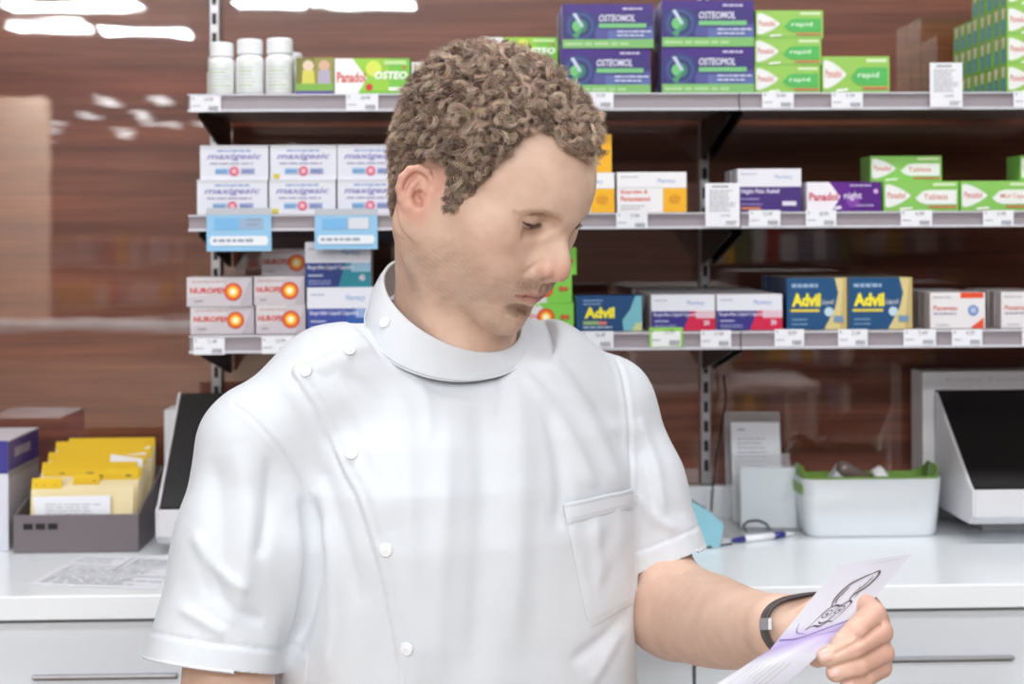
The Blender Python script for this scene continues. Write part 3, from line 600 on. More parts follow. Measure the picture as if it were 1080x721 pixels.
# joint hooks on the rails
# ------------------------------------------------------------------ counter
zt = CZ; Ye = YC
e = empty('worktop', (0.1, 1.97, zt - 0.03), 'long glossy white worktop running behind the man under the shelves', 'worktop')
m = MB(); m.box(-1.7, 1.7, Ye - 1.97, YW - 0.001 - 1.97, 0.0, 0.03, WHITE); m.build('worktop_slab', e, bevel=0.002)
zu = W(540, 515, YW - 0.02).z
m = MB(); m.box(-1.7, 1.7, YW - 0.02 - 1.97, YW - 0.001 - 1.97, 0.0302, zu - zt + 0.03, WHITE); m.build('upstand', e, bevel=0.0015)
FRONT = mat('white_drawer_lacquer', (226, 231, 238), rough=0.3, coat=0.3, var=0.01)
def cabinet(x0, x1, yh, hx0, hx1, label, side):
    cx = (x0 + x1) / 2
    e = empty('drawer_cabinet', (cx, 1.97, 0), label, 'cabinet', 'white drawer cabinets under the worktop')
    top = zt - 0.0305
    m = MB(); m.box(x0 - cx + .001, x1 - cx - .001, Ye + 0.045 - 1.97, YW - .002 - 1.97, 0.08, top, FRONT); m.box(x0 - cx + .001, x1 - cx - .001, Ye + 0.10 - 1.97, YW - .002 - 1.97, 0.0005, 0.08, DARK); m.build('carcass', e)
    # drawer fronts with finger gaps
    zg = [top - 0.010]; hts = [0.19, 0.19, 0.27, 0.26]
    z = top - 0.008
    for i, hh in enumerate(hts):
        z0 = z - hh + 0.008
        m = MB(); m.box(x0 - cx + 0.002, x1 - cx - 0.002, Ye + 0.022 - 1.97, Ye + 0.044 - 1.97, z0, z, FRONT); d = m.build('drawer', e, bevel=0.0015)
        if i == 0:
            ha = W(hx0, yh, Ye + 0.02); hb = W(hx1, yh, Ye + 0.02); hz = ha.z; 
        else: hz = z - 0.06
        a_, b_ = ha.x - cx, hb.x - cx
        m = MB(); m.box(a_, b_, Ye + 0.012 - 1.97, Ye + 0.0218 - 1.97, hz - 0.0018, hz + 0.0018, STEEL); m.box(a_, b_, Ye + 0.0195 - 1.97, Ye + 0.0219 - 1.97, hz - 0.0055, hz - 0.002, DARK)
        h = m.build('handle', d, bevel=0.0006)
        z = z0 - 0.008
    m = MB(); m.box(x0 - cx + 0.004, x1 - cx - 0.004, Ye + 0.028 - 1.97, Ye + 0.044 - 1.97, top - 0.0065, top - 0.002, STEEL); m.build('rail_strip', e)
cabinet(-0.95, W(300, 700, Ye).x, 713, 35, 187, 'white drawer cabinet at the left, under the filing tray', 0)
cabinet(W(300, 700, Ye).x, W(735, 700, Ye).x, 700, 420, 560, 'white drawer cabinet hidden behind the man', 0)
cabinet(W(735, 700, Ye).x, 1.15, 694, 940, 1068, 'white drawer cabinet at the right, behind the hand', 1)

# ------------------------------------------------------------------ white chute hoppers with black flap
CHW = mat('chute_white', (214, 214, 218), rough=0.35, var=0.01)
def chute(xl_px, y_top, label, w=0.30, Yb=2.175, zl=0.028, zh=0.078, extra=0.0, bw=0.018):
    """white frame on the wall side, black slanting flap, white catch tray in front"""
    a = W(xl_px, y_top, Yb); H = a.z - (zt + 0.0); x0 = a.x
    e = empty('dispensing_chute', (x0 + w / 2, Yb, zt + 0.0005), label, 'chute', 'white dispensing chutes')
    X = lambda u: u - w / 2
    zb = H; ft = 0.027
    m = MB()
    m.box(X(0), X(bw), -0.055, 0, 0.0, zb, CHW); m.box(X(w - bw), X(w), -0.055, 0, 0, zb, CHW); m.box(X(bw), X(w - bw), -0.055, 0, zb - ft, zb, CHW); m.box(X(bw), X(w - bw), -0.01, 0, 0.0, zb - ft, CHW)
    A = Art(m, (X(0), -0.055, zb - ft), (1, 0, 0), (0, 0, 1), w, ft); extra or A.text('Rowa Technologies', 0.10, 0.42, 0.66, (178, 176, 180), u1=0.62)
    m.build('chute_frame', e, bevel=0.002)
    # catch tray
    yo = -0.215; zt_ = zb + extra - ft - 0.001
    m = MB(); th = 0.004
    # side cheeks: profile in (y,z)
    for s in (0, 1):
        xs = X(bw) if s == 0 else X(w - bw) - th
        m.prism([(-0.056, 0.03), (-0.056, zt_), (-0.062, zt_ - 0.004), (yo + 0.012, zh + 0.006), (yo, zh), (yo, zl + 0.012), (yo + 0.015, zl), (-0.09, zl)], 0, xs, xs + th, CHW)
    m.prism([(yo, zh), (yo + 0.004, zh), (yo + 0.004, zl + 0.012), (yo + 0.017, zl + 0.003), (-0.075, zl + 0.003), (-0.075, zl), (yo + 0.015, zl), (yo, zl + 0.012)], 0, X(bw) + th, X(w - bw) - th, CHW)
    m.build('catch_tray', e, bevel=0.0015)
    m = MB(); g = 0.012
    m.prism([(-0.0565, zt_ - 0.002), (yo + 0.010, zh + 0.001), (yo + 0.016, zh - 0.003), (-0.0565, zt_ - 0.016)], 0, X(bw) + th + 0.001, X(w - bw) - th - 0.001, BLACK)
    m.box(X(bw), X(w - bw), -0.050, -0.012, 0.05, zb - ft - 0.002, BLACK)
    m.build('black_flap', e)
    m = MB(); m.box(X(0.07), X(w - 0.07), -0.11, -0.06, 0.0, zl, CHW); m.build('foot', e)
    return e
chute(961, 389, 'large white dispensing chute with black flap at the right edge', w=0.36)
chute(181, 428, 'white dispensing chute with black flap half hidden by the left shoulder', w=0.27, bw=0.022, extra=0.055, zl=0.014, zh=0.063)

# ------------------------------------------------------------------ white tub with green liner rim
TUBW = mat('tub_white', (226, 231, 236), rough=0.3, var=0.01); TUBG = mat('tub_green', (120, 160, 72), rough=0.4, var=0.03)
def rr_outline(w, d, r, n=6):
    pts = []
    for cx, cy, a0 in ((w / 2 - r, -d / 2 + r, -90), (w / 2 - r, d / 2 - r, 0), (-w / 2 + r, d / 2 - r, 90), (-w / 2 + r, -d / 2 + r, 180)):
        for i in range(n + 1):
            an = math.radians(a0 + 90 * i / n); pts.append((cx + r * math.cos(an), cy + r * math.sin(an)))
    return pts
Yt = WZ(920, 567, CZ).y
ca = W(847, 540, Yt); cb = W(997, 540, Yt); ww = cb.x - ca.x; h_t = W(900, 504, Yt).z - W(900, 567, Yt).z; dd = 0.088
tub = empty('storage_tub', ((ca.x + cb.x) / 2, Yt + dd / 2, zt + 0.0005), 'white plastic tub with a green rim on the worktop', 'tub')
def bowl(m, w, d, r, h, taper, th, matl, z0=0.0, ears=None, onlyrim=None):
    rings = []
    def ring(sc, zf, inset):
        o = []
        for x, y in rr_outline(w - 2 * inset, d - 2 * inset, max(r - inset, 0.003)):
            o.append((x * sc, y * sc, zf(x, y) if callable(zf) else zf))
        return o
    tz = (lambda x, y: h + (ears(x, y) if ears else 0))
    if onlyrim is None:
        rings = [ring(taper * 0.96, z0, 0), ring(taper, z0 + 0.004, 0), ring(1, tz, 0), ring(1, lambda x, y: tz(x, y) + 0.0008, th / 2), ring(1, tz, th), ring(taper, z0 + th + 0.002, th)]
    else:
        rings = [ring(taper, z0 + onlyrim, 0), ring(1, tz, 0), ring(1, lambda x, y: tz(x, y) + 0.0008, th / 2), ring(1, tz, th), ring(taper, z0 + onlyrim, th)]
    n = len(rings[0]); vs = [p for R in rings for p in R]; fs = []
    for i in range(len(rings) - 1):
        for k in range(n): fs.append((i * n + k, i * n + (k + 1) % n, (i + 1) * n + (k + 1) % n, (i + 1) * n + k))
    fs.append(tuple(range(n))[::-1]); fs.append(tuple((len(rings) - 1) * n + k for k in range(n)))
    m.add(vs, fs, matl, True)
def smooth01(q): q = max(0, min(1, q)); return q * q * (3 - 2 * q)
def ears(x, y):
    s = max(0, 1 - abs(y) / (dd * 0.47)); t = max(0, (abs(x) - ww * 0.30) / (ww * 0.2)); t = min(1, t); s = s * s * (3 - 2 * s) if s < 1 else 1
    return 0.017 * min(1, t * 1.3) * min(1, s * 1.6) - (0.011 * smooth01(y / (dd * 0.4)) * (1 - min(1, t * 1.3)))
m = MB(); bowl(m, ww, dd, 0.022, h_t - 0.003, 0.93, 0.003, TUBW, ears=lambda x, y: min(0, ears(x, y))); m.build('tub_shell', tub)
m = MB(); bowl(m, ww - 0.0064, dd - 0.0064, 0.020, h_t, 0.93, 0.003, TUBG, z0=0.005, ears=ears); m.build('green_liner', tub)
m = MB(); x_l = -ww / 2 * 0.985 - 0.0012
m.prism([(-0.03, h_t * 0.70), (0.03, h_t * 0.70), (0.036, h_t * 0.80), (0.03, h_t * 0.88), (-0.03, h_t * 0.88), (-0.036, h_t * 0.80)], 0, x_l - 0.0006, x_l + 0.002, TUBG); m.build('grip_hole', tub)
# things in the tub
wt = tub.location
m = MB(); m.lathe([(0.0105, 0), (0.0115, 0.002), (0.0115, 0.05), (0.009, 0.056), (0.007, 0.058)], (0, 0, 0), mat('smoke_tube', (120, 104, 100), rough=0.25, coat=0.5)); 
o = m.build('sample_tube'); o.rotation_euler = (0.1, -1.05, 0.1); o.location = (wt.x + 0.005, wt.y - 0.008, zt + h_t - 0.014); tag(o, 'smoky tube with a pale end sticking out of the green rimmed tub', 'tube')
m = MB(); m.lathe([(0.012, 0), (0.013, 0.002), (0.013, 0.014), (0.010, 0.017)], (0, 0, 0), CAPM); o = m.build('white_cap'); o.rotation_euler = (0.2, 1.0, 0.2); o.location = (wt.x + 0.008, wt.y - 0.022, zt + h_t - 0.004); tag(o, 'round white cap lying in the green rimmed tub', 'cap')
m = MB(); m.prism([(-0.022, 0), (0.022, 0), (0.004, 0.035)], 1, -0.012, 0.012, CARD); o = m.build('folded_card', bevel=0.001); o.location = (wt.x - 0.045, wt.y - 0.008, zt + h_t - 0.020); tag(o, 'white folded card peak showing above the tub rim', 'card')

# ------------------------------------------------------------------ acrylic brochure holder with papers
ACR = bpy.data.materials.new('clear_acrylic'); ACR.use_nodes = True
_b = ACR.node_tree.nodes['Principled BSDF']; _b.inputs['Base Color'].default_value = (0.92, 0.95, 0.97, 1); _b.inputs['Roughness'].default_value = 0.05; _b.inputs['Transmission Weight'].default_value = 0.0; _b.inputs['Alpha'].default_value = 0.20; _b.inputs['IOR'].default_value = 1.49
_n = ACR.node_tree.nodes.new('ShaderNodeTexNoise'); _n.inputs['Scale'].default_value = 30; _mr = ACR.node_tree.nodes.new('ShaderNodeMapRange'); _mr.inputs['To Min'].default_value = 0.04; _mr.inputs['To Max'].default_value = 0.12
ACR.node_tree.links.new(_n.outputs['Fac'], _mr.inputs['Value']); ACR.node_tree.links.new(_mr.outputs['Result'], _b.inputs['Roughness'])
Yh = WZ(812, 559, CZ).y
hb = W(782, 558, Yh); hx = W(843, 558, Yh).x - W(782, 558, Yh).x
hold = empty('leaflet_holder', (hb.x + hx / 2, Yh + 0.034, zt + 0.0005), 'clear acrylic two tier leaflet holder with white papers on the worktop', 'leaflet holder')
hold.rotation_euler.z = math.radians(-4)
w2 = hx / 2; t = 0.0022
m = MB()
def slab(y0, z0, y1, z1, x0, x1, matl, th=0.0018):
    m.hexa([(x0, y0, z0), (x1, y0, z0), (x1, y0 + th, z0), (x0, y0 + th, z0), (x0, y1, z1), (x1, y1, z1), (x1, y1 + th, z1), (x0, y1 + th, z1)], matl)
zk = W(800, 492, Yh).z - zt; zk2 = W(800, 437, Yh + .06).z - zt
slab(-0.04, 0.002, -0.030, zk, -w2, w2, ACR)               # front pocket
slab(0.00, 0.002, 0.018, 0.105, -w2 - .004, w2 - .004, ACR) # second pocket front
slab(0.030, 0.002, 0.060, zk2, -w2 - .012, w2 - .012, ACR)   # back
m.box(-w2, w2, -0.04, 0.05, 0.0, 0.002, ACR)
for sx in (-w2, w2 - t): m.prism([(-0.04, 0.002), (0.036, 0.002), (0.05, 0.09), (-0.032, zk)], 0, sx, sx + t, ACR)
m.build('acrylic_body', hold, bevel=0.0004)
m = MB()
slab(-0.036, 0.004, -0.027, zk - 0.004, -w2 + 0.003, w2 - 0.003, mat('frosted_sheet', (232, 241, 246), rough=0.4, var=0.01), 0.003); m.build('blank_leaflets', hold)
m = MB(); slab(0.008, 0.004, 0.038, zk2 - 0.014, -w2 - 0.004, w2 - 0.016, CARD, 0.003)
q0 = Vector((-w2 - 0.004, 0.008, 0.004)); ev = Vector((0, 0.030, zk2 - 0.018)); A = Art(m, q0 + Vector((0, -0.0004, 0)), (1, 0, 0), ev, 2 * w2 - 0.012, ev.length)
A.lines(0.12, 0.45, 0.8, 0.86, 9, (170, 172, 182), 9, 0.3); A.rect(0.12, 0.92, 0.28, 0.935, (150, 150, 160)); m.build('printed_leaflets', hold)

# ------------------------------------------------------------------ teal acrylic stand, pen, cable
TEAL = mat('teal_acrylic', (142, 196, 212), rough=0.2, coat=0.5, var=0.02)
Ya = WZ(750, 578, CZ).y; a = W(764, 560, Ya); zz = W(764, 545, Ya).z
m = MB(); l = 0.07
m.prism([(-l, 0), (-0.006, 0), (0, 0.032), (-0.02, 0.05), (-0.045, 0.064), (-l, 0.045)], 1, -0.02, 0.02, TEAL)
o = m.build('acrylic_block', bevel=0.0015); o.location = (a.x, Ya + 0.02, zt + 0.0005); tag(o, 'pale teal acrylic block beside the right sleeve on the worktop', 'stand')
# pen: body pieces along x
pa = WZ(771, 570, zt + 0.005); pb = WZ(838, 562, zt + 0.005); L = (pb - pa).length; ang = math.atan2(pb.y - pa.y, pb.x - pa.x)
pen = empty('ballpoint_pen', (pa.x, pa.y, zt + 0.0052), 'white and navy ballpoint pen lying before the leaflet holder', 'pen'); pen.rotation_euler.z = ang
NAVY = mat('navy_plastic', (44, 44, 130), rough=0.3, coat=0.3); PW = mat('pen_white', (236, 236, 240), rough=0.25)
m = MB(); m.tube([(0.022, 0, 0), (L * 0.80, 0, 0)], 0.0048, PW, 14); m.build('barrel', pen)
m = MB(); m.tube([(0.0, 0, 0), (0.004, 0, 0), (0.022, 0, 0)], [0.0012, 0.0032, 0.005], NAVY, 14); m.build('tip', pen)
m = MB(); m.tube([(L * 0.66, 0, 0), (L * 0.82, 0, 0), (L * 0.84, 0, 0)], [0.0051, 0.0051, 0.0035], NAVY, 14); m.build('grip_ring', pen)
m = MB(); m.tube([(L * 0.84, 0, 0), (L * 0.96, 0, 0), (L, 0, 0)], [0.003, 0.0022, 0.0008], PW, 10); m.build('nose_cone', pen)
lan = [WZ(787, 560, zt + .004) + Vector((0, 0, 0)), W(784, 554, 2.05), W(789, 549.5, 2.05), W(799, 548.5, 2.05), W(808, 552, 2.05), WZ(812, 558, zt + .004)]
m = MB(); c = lan[0]; pts = []
for i in range(len(lan) - 1):
    for q in range(4): pts.append(lan[i].lerp(lan[i + 1], q / 4) - c)
pts.append(lan[-1] - c)
m.tube(pts, 0.0016, BLACK, 8); o = m.build('elastic_loop'); o.location = c; tag(o, 'small black elastic loop standing behind the pen', 'loop')
c = WZ(746, 577, zt + 0.002); d = WZ(772, 573, zt + 0.002)
m = MB(); m.tube([Vector((0, 0, 0)), (d - c)], 0.0012, BLACK, 8); o = m.build('pen_refill'); o.location = c; tag(o, 'thin dark refill lying in front of the teal block', 'refill')
# cable
pts = [W(763, 396, 2.17), W(766, 420, 2.165), W(760, 455, 2.165), W(754, 490, 2.16), W(751, 520, 2.15), W(750, 540, 2.14)]
m = MB(); c = pts[-1].copy(); pp = []
for i in range(len(pts) - 1):
    for q in range(5): pp.append(pts[i].lerp(pts[i + 1], q / 5) - c)
pp.append(Vector((0, 0, 0))); m.tube(pp, 0.0016, BLACK, 8); o = m.build('black_cable'); o.location = c; tag(o, 'thin black cable hanging down the wall beside the right post', 'cable')

# ------------------------------------------------------------------ left of the worktop
GREY = mat('grey_tray_plastic', (112, 104, 108), rough=0.45, var=0.04); GREY2 = mat('grey_tray_inside', (168, 162, 160), rough=0.5)
Yg = WZ(80, 583, CZ).y
ga = W(14, 580, Yg); gb = W(146, 580, Yg); gw = gb.x - ga.x; gh = W(80, 543, Yg).z - W(80, 583, Yg).z; gd = 0.17
tray = empty('filing_tray', ((ga.x + gb.x) / 2, Yg + gd / 2, zt + 0.0005), 'dark grey desk filing tray full of cream folders at left', 'tray')
m = MB(); t = 0.003
m.box(-gw / 2, gw / 2, -gd / 2, -gd / 2 + t, 0, gh, GREY); m.box(-gw / 2, gw / 2, gd / 2 - t, gd / 2, 0, gh + 0.04, GREY); m.box(-gw / 2, gw / 2, -gd / 2 + t, gd / 2 - t, 0, t, GREY)
for sx in (-gw / 2, gw / 2 - t): m.prism([(-gd / 2 + t, t), (gd / 2 - t, t), (gd / 2 - t, gh + 0.04), (gd / 2 - 0.04, gh + 0.03), (-gd / 2 + t, gh)], 0, sx, sx + t, GREY)
m.build('tray_body', tray, bevel=0.0008)
m = MB()
for k in range(3): m.box(-gw / 2 + 0.014 + k * 0.017, -gw / 2 + 0.027 + k * 0.017, -gd / 2 - 0.0006, -gd / 2 - 0.0001, gh * 0.62, gh * 0.78, BLACK)
m.build('index_slots', tray)
CREAM = mat('cream_folder', (238, 222, 178), rough=0.7, var=0.02); YEL = mat('yellow_tab', (232, 192, 30), rough=0.6, var=0.03)
NF = 12
rnd = random.Random(3)
for i in range(NF):
    y = tray.location.y - gd / 2 + 0.012 + i * (gd - 0.03) / NF
    hh = 0.086 + 0.0035 * i + rnd.uniform(-0.002, 0.002); wf = gw - 0.03 + rnd.uniform(-0.004, 0.004); x0 = tray.location.x + 0.004 + rnd.uniform(-0.003, 0.003); lean = 0.012
    e = empty('index_folder', (x0, y, zt + 0.0042), ('front cream folder of the tray with a white slip' if i == 0 else ('last cream folder at the back of the filing tray' if i == NF - 1 else 'cream folder with yellow tab in the filing tray, %s from the front' % ('', 'second', 'third', 'fourth', 'fifth', 'sixth', 'seventh', 'eighth', 'ninth', 'tenth', 'eleventh', 'twelfth')[i])), 'folder', 'cream folders in the filing tray')
    m = MB(); m.hexa([(-wf / 2, 0, 0), (wf / 2, 0, 0), (wf / 2, 0.0008, 0), (-wf / 2, 0.0008, 0), (-wf / 2, lean, hh), (wf / 2, lean, hh), (wf / 2, lean + 0.0008, hh), (-wf / 2, lean + 0.0008, hh)], CREAM); m.build('folder_sheet', e)
    seg = (0, 0.30, 0.62, 1.0); q = i % 3
    u0, u1 = [(0.0, 0.30), (0.38, 0.64), (0.55, 1.0), (0.02, 1.0), (0.0, 0.98), (0.1, 1.0)][i if i < 3 else 3 + i % 3]
    xa, xb = -wf / 2 + u0 * wf, -wf / 2 + u1 * wf; th = 0.011 if i < 3 else 0.009
    m = MB(); m.hexa([(xa, lean - 0.0006, hh - 0.004), (xb, lean - 0.0006, hh - 0.004), (xb, lean + 0.0009, hh - 0.004), (xa, lean + 0.0009, hh - 0.004), (xa + 0.001, lean + 0.001, hh + th), (xb - 0.001, lean + 0.001, hh + th), (xb - 0.001, lean + 0.0022, hh + th), (xa + 0.001, lean + 0.0022, hh + th)], YEL)
    A = Art(m, (xa, lean - 0.0006, hh - 0.004), (1, 0, 0), (0, 0.0016, th + 0.004), xb - xa, th)
    for k in range(3): A.rect(0.1 + k * 0.3 + rnd.uniform(0, .1), 0.4, 0.13 + k * 0.3 + rnd.uniform(0, .1), 0.62, (120, 100, 50))
    m.build('tab', e)
def sheet(name, quad, label, cat, lines=None, th=0.0006, seed=1, col=CARD):
    """thin sheet of paper over 4 world points (bl, br, tr, tl)"""
    q = [Vector(v) for v in quad]; c = sum(q, Vector()) / 4; n = (q[1] - q[0]).cross(q[3] - q[0]).normalized()
    m = MB(); m.hexa([v - c - n * th for v in q] + [v - c for v in q], col)
    if lines:
        A = Art(m, q[0] - c, q[1] - q[0], q[3] - q[0], (q[1] - q[0]).length, (q[3] - q[0]).length); lines(A)
    o = m.build(name); o.location = c; tag(o, label, cat); return o
yb = tray.location.y - gd / 2
qa = W(38, 547, yb + 0.008); qb = W(117, 547, yb + 0.008); qc = W(116, 522, yb + 0.011); qd = W(35, 524, yb + 0.011)
sheet('paper_slip', [qa + Vector((0, 0, -0.02)), qb + Vector((0, 0, -0.02)), qc, qd], 'white printed slip tucked before the front cream folder', 'paper', lambda A: A.lines(0.15, 0.5, 0.9, 0.85, 4, (176, 178, 186), 2, .35))
for k in range(3):
    y = tray.location.y - 0.02 + 0.022 * k; xr = tray.location.x + gw / 2 - 0.012; z0 = zt + 0.006
    sheet('loose_paper', [(xr - 0.05, y, z0), (xr, y, z0), (xr + 0.001, y + 0.012, zt + 0.118 + 0.006 * k), (xr - 0.045, y + 0.012, zt + 0.125 - 0.006 * k)], ('white paper sticking up at the right end of the folders, front one', 'white paper sticking up at the right end of the folders, middle one', 'white paper sticking up at the right end of the folders, rear one')[k], 'paper')
zp = zt + 0.0012
qs = [WZ(30, 616, zp), WZ(166, 621, zp), WZ(186, 586, zp), WZ(86, 585, zp)]
def form(A):
    A.lines(0.05, 0.72, 0.4, 0.95, 4, (180, 184, 192), 2, .35); A.rect(0.45, 0.5, 0.47, 0.98, (190, 192, 200)); A.rect(0.04, 0.62, 0.96, 0.64, (190, 192, 200)); A.rect(0.04, 0.34, 0.96, 0.36, (196, 198, 206)); A.lines(0.5, 0.68, 0.95, 0.95, 5, (190, 194, 202), 6, .35)
    A.lines(0.05, 0.40, 0.95, 0.58, 3, (196, 200, 208), 7, .35); A.lines(0.05, 0.06, 0.95, 0.30, 4, (196, 200, 208), 8, .35)
sheet('printed_form', qs, 'white printed form lying flat on the worktop at left', 'paper', form)
# carton at the left edge
Yk = WZ(5, 581, CZ).y; ka = W(9, 580, Yk); kz = W(9, 465, Yk).z - zt; kd = 0.14
m = MB(); bl = (64, 60, 140)
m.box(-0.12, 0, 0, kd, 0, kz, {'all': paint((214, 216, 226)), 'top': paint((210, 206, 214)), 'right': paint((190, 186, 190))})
A = Art(m, (-0.12, 0, 0), (1, 0, 0), (0, 0, 1), 0.12, kz); A.rect(0, 0.70, 1, 1, bl); A.rect(0.2, 0.15, 0.8, 0.6, (190, 196, 214)); A.lines(0.1, 0.1, 0.9, 0.6, 6, (160, 164, 190), 3, .4)
A = Art(m, (0, 0, 0), (0, 1, 0), (0, 0, 1), kd, kz); A.rect(0, 0.72, 1, 0.985, bl); A.rect(0, 0.66, 1, 0.72, (160, 156, 160)); A.lines(0.2, 0.79, 0.85, 0.93, 1, (170, 166, 190), 4, .6); A.lines(0.15, 0.1, 0.85, 0.55, 6, (200, 198, 204), 3, .3)
o = m.build('supply_carton', bevel=0.0008); o.location = (ka.x, Yk, zt + 0.0005); tag(o, 'white carton with a navy blue top at the left edge of the worktop', 'box')
SC.view_settings.view_transform = 'Standard'; SC.view_settings.look = 'None'; SC.view_settings.gamma = 1; SC.view_settings.use_curve_mapping = False
SC.view_settings.exposure = -1.22
SC.cycles.use_denoising = True
SC.cycles.max_bounces = 8; SC.cycles.diffuse_bounces = 4
# ================================================================== the man
class Field:
    """signed distance values on a rectilinear grid"""
    def __init__(s, xs, ys, zs):
        s.xs, s.ys, s.zs = [np.asarray(a, np.float32) for a in (xs, ys, zs)]
        s.d = np.full((len(xs), len(ys), len(zs)), 0.2, np.float32)
    def sub(s, lo, hi):
        sl = []
        for a, l, h in ((s.xs, lo[0], hi[0]), (s.ys, lo[1], hi[1]), (s.zs, lo[2], hi[2])):
            i = max(0, int(np.searchsorted(a, l)) - 1); j = min(len(a), int(np.searchsorted(a, h)) + 1)
            if j <= i: return None
            sl.append(slice(i, j))
        return tuple(sl)
    def op(s, fn, lo, hi, k, mode='u', pad=0.012):
        sl = s.sub([v - pad - k for v in lo], [v + pad + k for v in hi])
        if sl is None: return
        X = s.xs[sl[0]][:, None, None]; Y = s.ys[sl[1]][None, :, None]; Z = s.zs[sl[2]][None, None, :]
        b = fn(X, Y, Z).astype(np.float32); a = s.d[sl]
        k = max(k, 1e-5)
        if mode == 'u':
            h = np.clip(0.5 + 0.5 * (b - a) / k, 0, 1); s.d[sl] = b + (a - b) * (1 - h) - k * h * (1 - h) if False else (b * (1 - h) + a * h - k * h * (1 - h))
        else:  # subtract
            h = np.clip(0.5 - 0.5 * (a + b) / k, 0, 1); s.d[sl] = a * (1 - h) + (-b) * h + k * h * (1 - h)
    def ell(s, c, r, k=0.01, mode='u', basis=None):
        c = tuple(c); R = max(r) if basis is not None else None
        lo = [c[i] - (R or r[i]) for i in range(3)]; hi = [c[i] + (R or r[i]) for i in range(3)]
        def fn(X, Y, Z):
            x, y, z = X - c[0], Y - c[1], Z - c[2]
            if basis is not None:
                u, v, w = basis
                x, y, z = x * u[0] + y * u[1] + z * u[2], x * v[0] + y * v[1] + z * v[2], x * w[0] + y * w[1] + z * w[2]
            k0 = np.sqrt((x / r[0]) ** 2 + (y / r[1]) ** 2 + (z / r[2]) ** 2)
            k1 = np.sqrt((x / r[0] ** 2) ** 2 + (y / r[1] ** 2) ** 2 + (z / r[2] ** 2) ** 2) + 1e-9
            return np.where(k0 < 0.05, -min(r), k0 * (k0 - 1) / k1)
        s.op(fn, lo, hi, k, mode)
    def cap(s, a, b, ra, rb=None, k=0.01, mode='u'):
        rb = ra if rb is None else rb; a = tuple(a); b = tuple(b); R = max(ra, rb)
        lo = [min(a[i], b[i]) - R for i in range(3)]; hi = [max(a[i], b[i]) + R for i in range(3)]
        ab = [b[i] - a[i] for i in range(3)]; L = sum(v * v for v in ab) + 1e-12
        def fn(X, Y, Z):
            x, y, z = X - a[0], Y - a[1], Z - a[2]
            h = np.clip((x * ab[0] + y * ab[1] + z * ab[2]) / L, 0, 1)
            return np.sqrt((x - ab[0] * h) ** 2 + (y - ab[1] * h) ** 2 + (z - ab[2] * h) ** 2) - (ra + (rb - ra) * h)
        s.op(fn, lo, hi, k, mode)
    def chain(s, pts, rs, k=0.004, mode='u'):
        for i in range(len(pts) - 1): s.cap(pts[i], pts[i + 1], rs[i], rs[i + 1], k, mode)
    def nets(s):
        d = s.d; ins = d < 0
        c = np.zeros(tuple(n - 1 for n in d.shape), np.int8)
        for i in (0, 1):
            for j in (0, 1):
                for k in (0, 1): c += ins[i:d.shape[0] - 1 + i, j:d.shape[1] - 1 + j, k:d.shape[2] - 1 + k]
        act = (c > 0) & (c < 8); I, J, K = np.nonzero(act)
        idx = np.full(act.shape, -1, np.int64); idx[I, J, K] = np.arange(len(I))
        acc = np.zeros((len(I), 3), np.float64); cnt = np.zeros(len(I))
        crn = [(a, b, e) for a in (0, 1) for b in (0, 1) for e in (0, 1)]
        A3 = (s.xs, s.ys, s.zs)
        for p in crn:
            for ax in range(3):
                if p[ax]: continue
                q = list(p); q[ax] = 1
                v0 = d[I + p[0], J + p[1], K + p[2]]; v1 = d[I + q[0], J + q[1], K + q[2]]
                m = (v0 < 0) != (v1 < 0); t = np.where(m, v0 / np.where(m, v0 - v1, 1), 0)
                P0 = np.stack([s.xs[I + p[0]], s.ys[J + p[1]], s.zs[K + p[2]]], 1); P1 = np.stack([s.xs[I + q[0]], s.ys[J + q[1]], s.zs[K + q[2]]], 1)
                acc[m] += (P0 + (P1 - P0) * t[:, None])[m]; cnt[m] += 1
        V = acc / cnt[:, None]; Fq = []
        for ax in range(3):
            n = list(d.shape); a = [slice(None)] * 3; b = [slice(None)] * 3
            o1, o2 = [i for i in range(3) if i != ax]
            a[ax] = slice(0, n[ax] - 1); b[ax] = slice(1, n[ax])
            for o in (o1, o2): a[o] = slice(1, n[o] - 1); b[o] = slice(1, n[o] - 1)
            i0 = ins[tuple(a)]; i1 = ins[tuple(b)]; ch = i0 != i1
            E = list(np.nonzero(ch)); flip = i0[tuple(E)]
            E[o1] = E[o1] + 1; E[o2] = E[o2] + 1
            def cell(d1, d2):
                e = [v.copy() for v in E]; e[o1] -= d1; e[o2] -= d2; return idx[e[0], e[1], e[2]]
            q = np.stack([cell(0, 0), cell(1, 0), cell(1, 1), cell(0, 1)], 1)
            if ax == 1: flip = ~flip
            q[~flip] = q[~flip][:, ::-1]
            Fq.append(q)
        return V, np.concatenate(Fq)
def relax(V, Q, it=1, f=0.5, mask=None):
    n = len(V); e = np.concatenate([Q[:, [0, 1]], Q[:, [1, 2]], Q[:, [2, 3]], Q[:, [3, 0]]]); e = np.concatenate([e, e[:, ::-1]])
    for _ in range(it):
        cnt = np.bincount(e[:, 0], minlength=n).astype(float); a = np.stack([np.bincount(e[:, 0], V[e[:, 1], k], n) for k in range(3)], 1) / np.maximum(cnt, 1)[:, None]
        w = f if mask is None else (f * mask)[:, None]; V = V + (a - V) * w
    return V
def vnormals(V, Q):
    n = np.cross(V[Q[:, 2]] - V[Q[:, 0]], V[Q[:, 3]] - V[Q[:, 1]]); N = np.zeros_like(V)
    for k in range(4):
        for a in range(3): N[:, a] += np.bincount(Q[:, k], n[:, a], len(V))
    return N / (np.linalg.norm(N, axis=1)[:, None] + 1e-12)
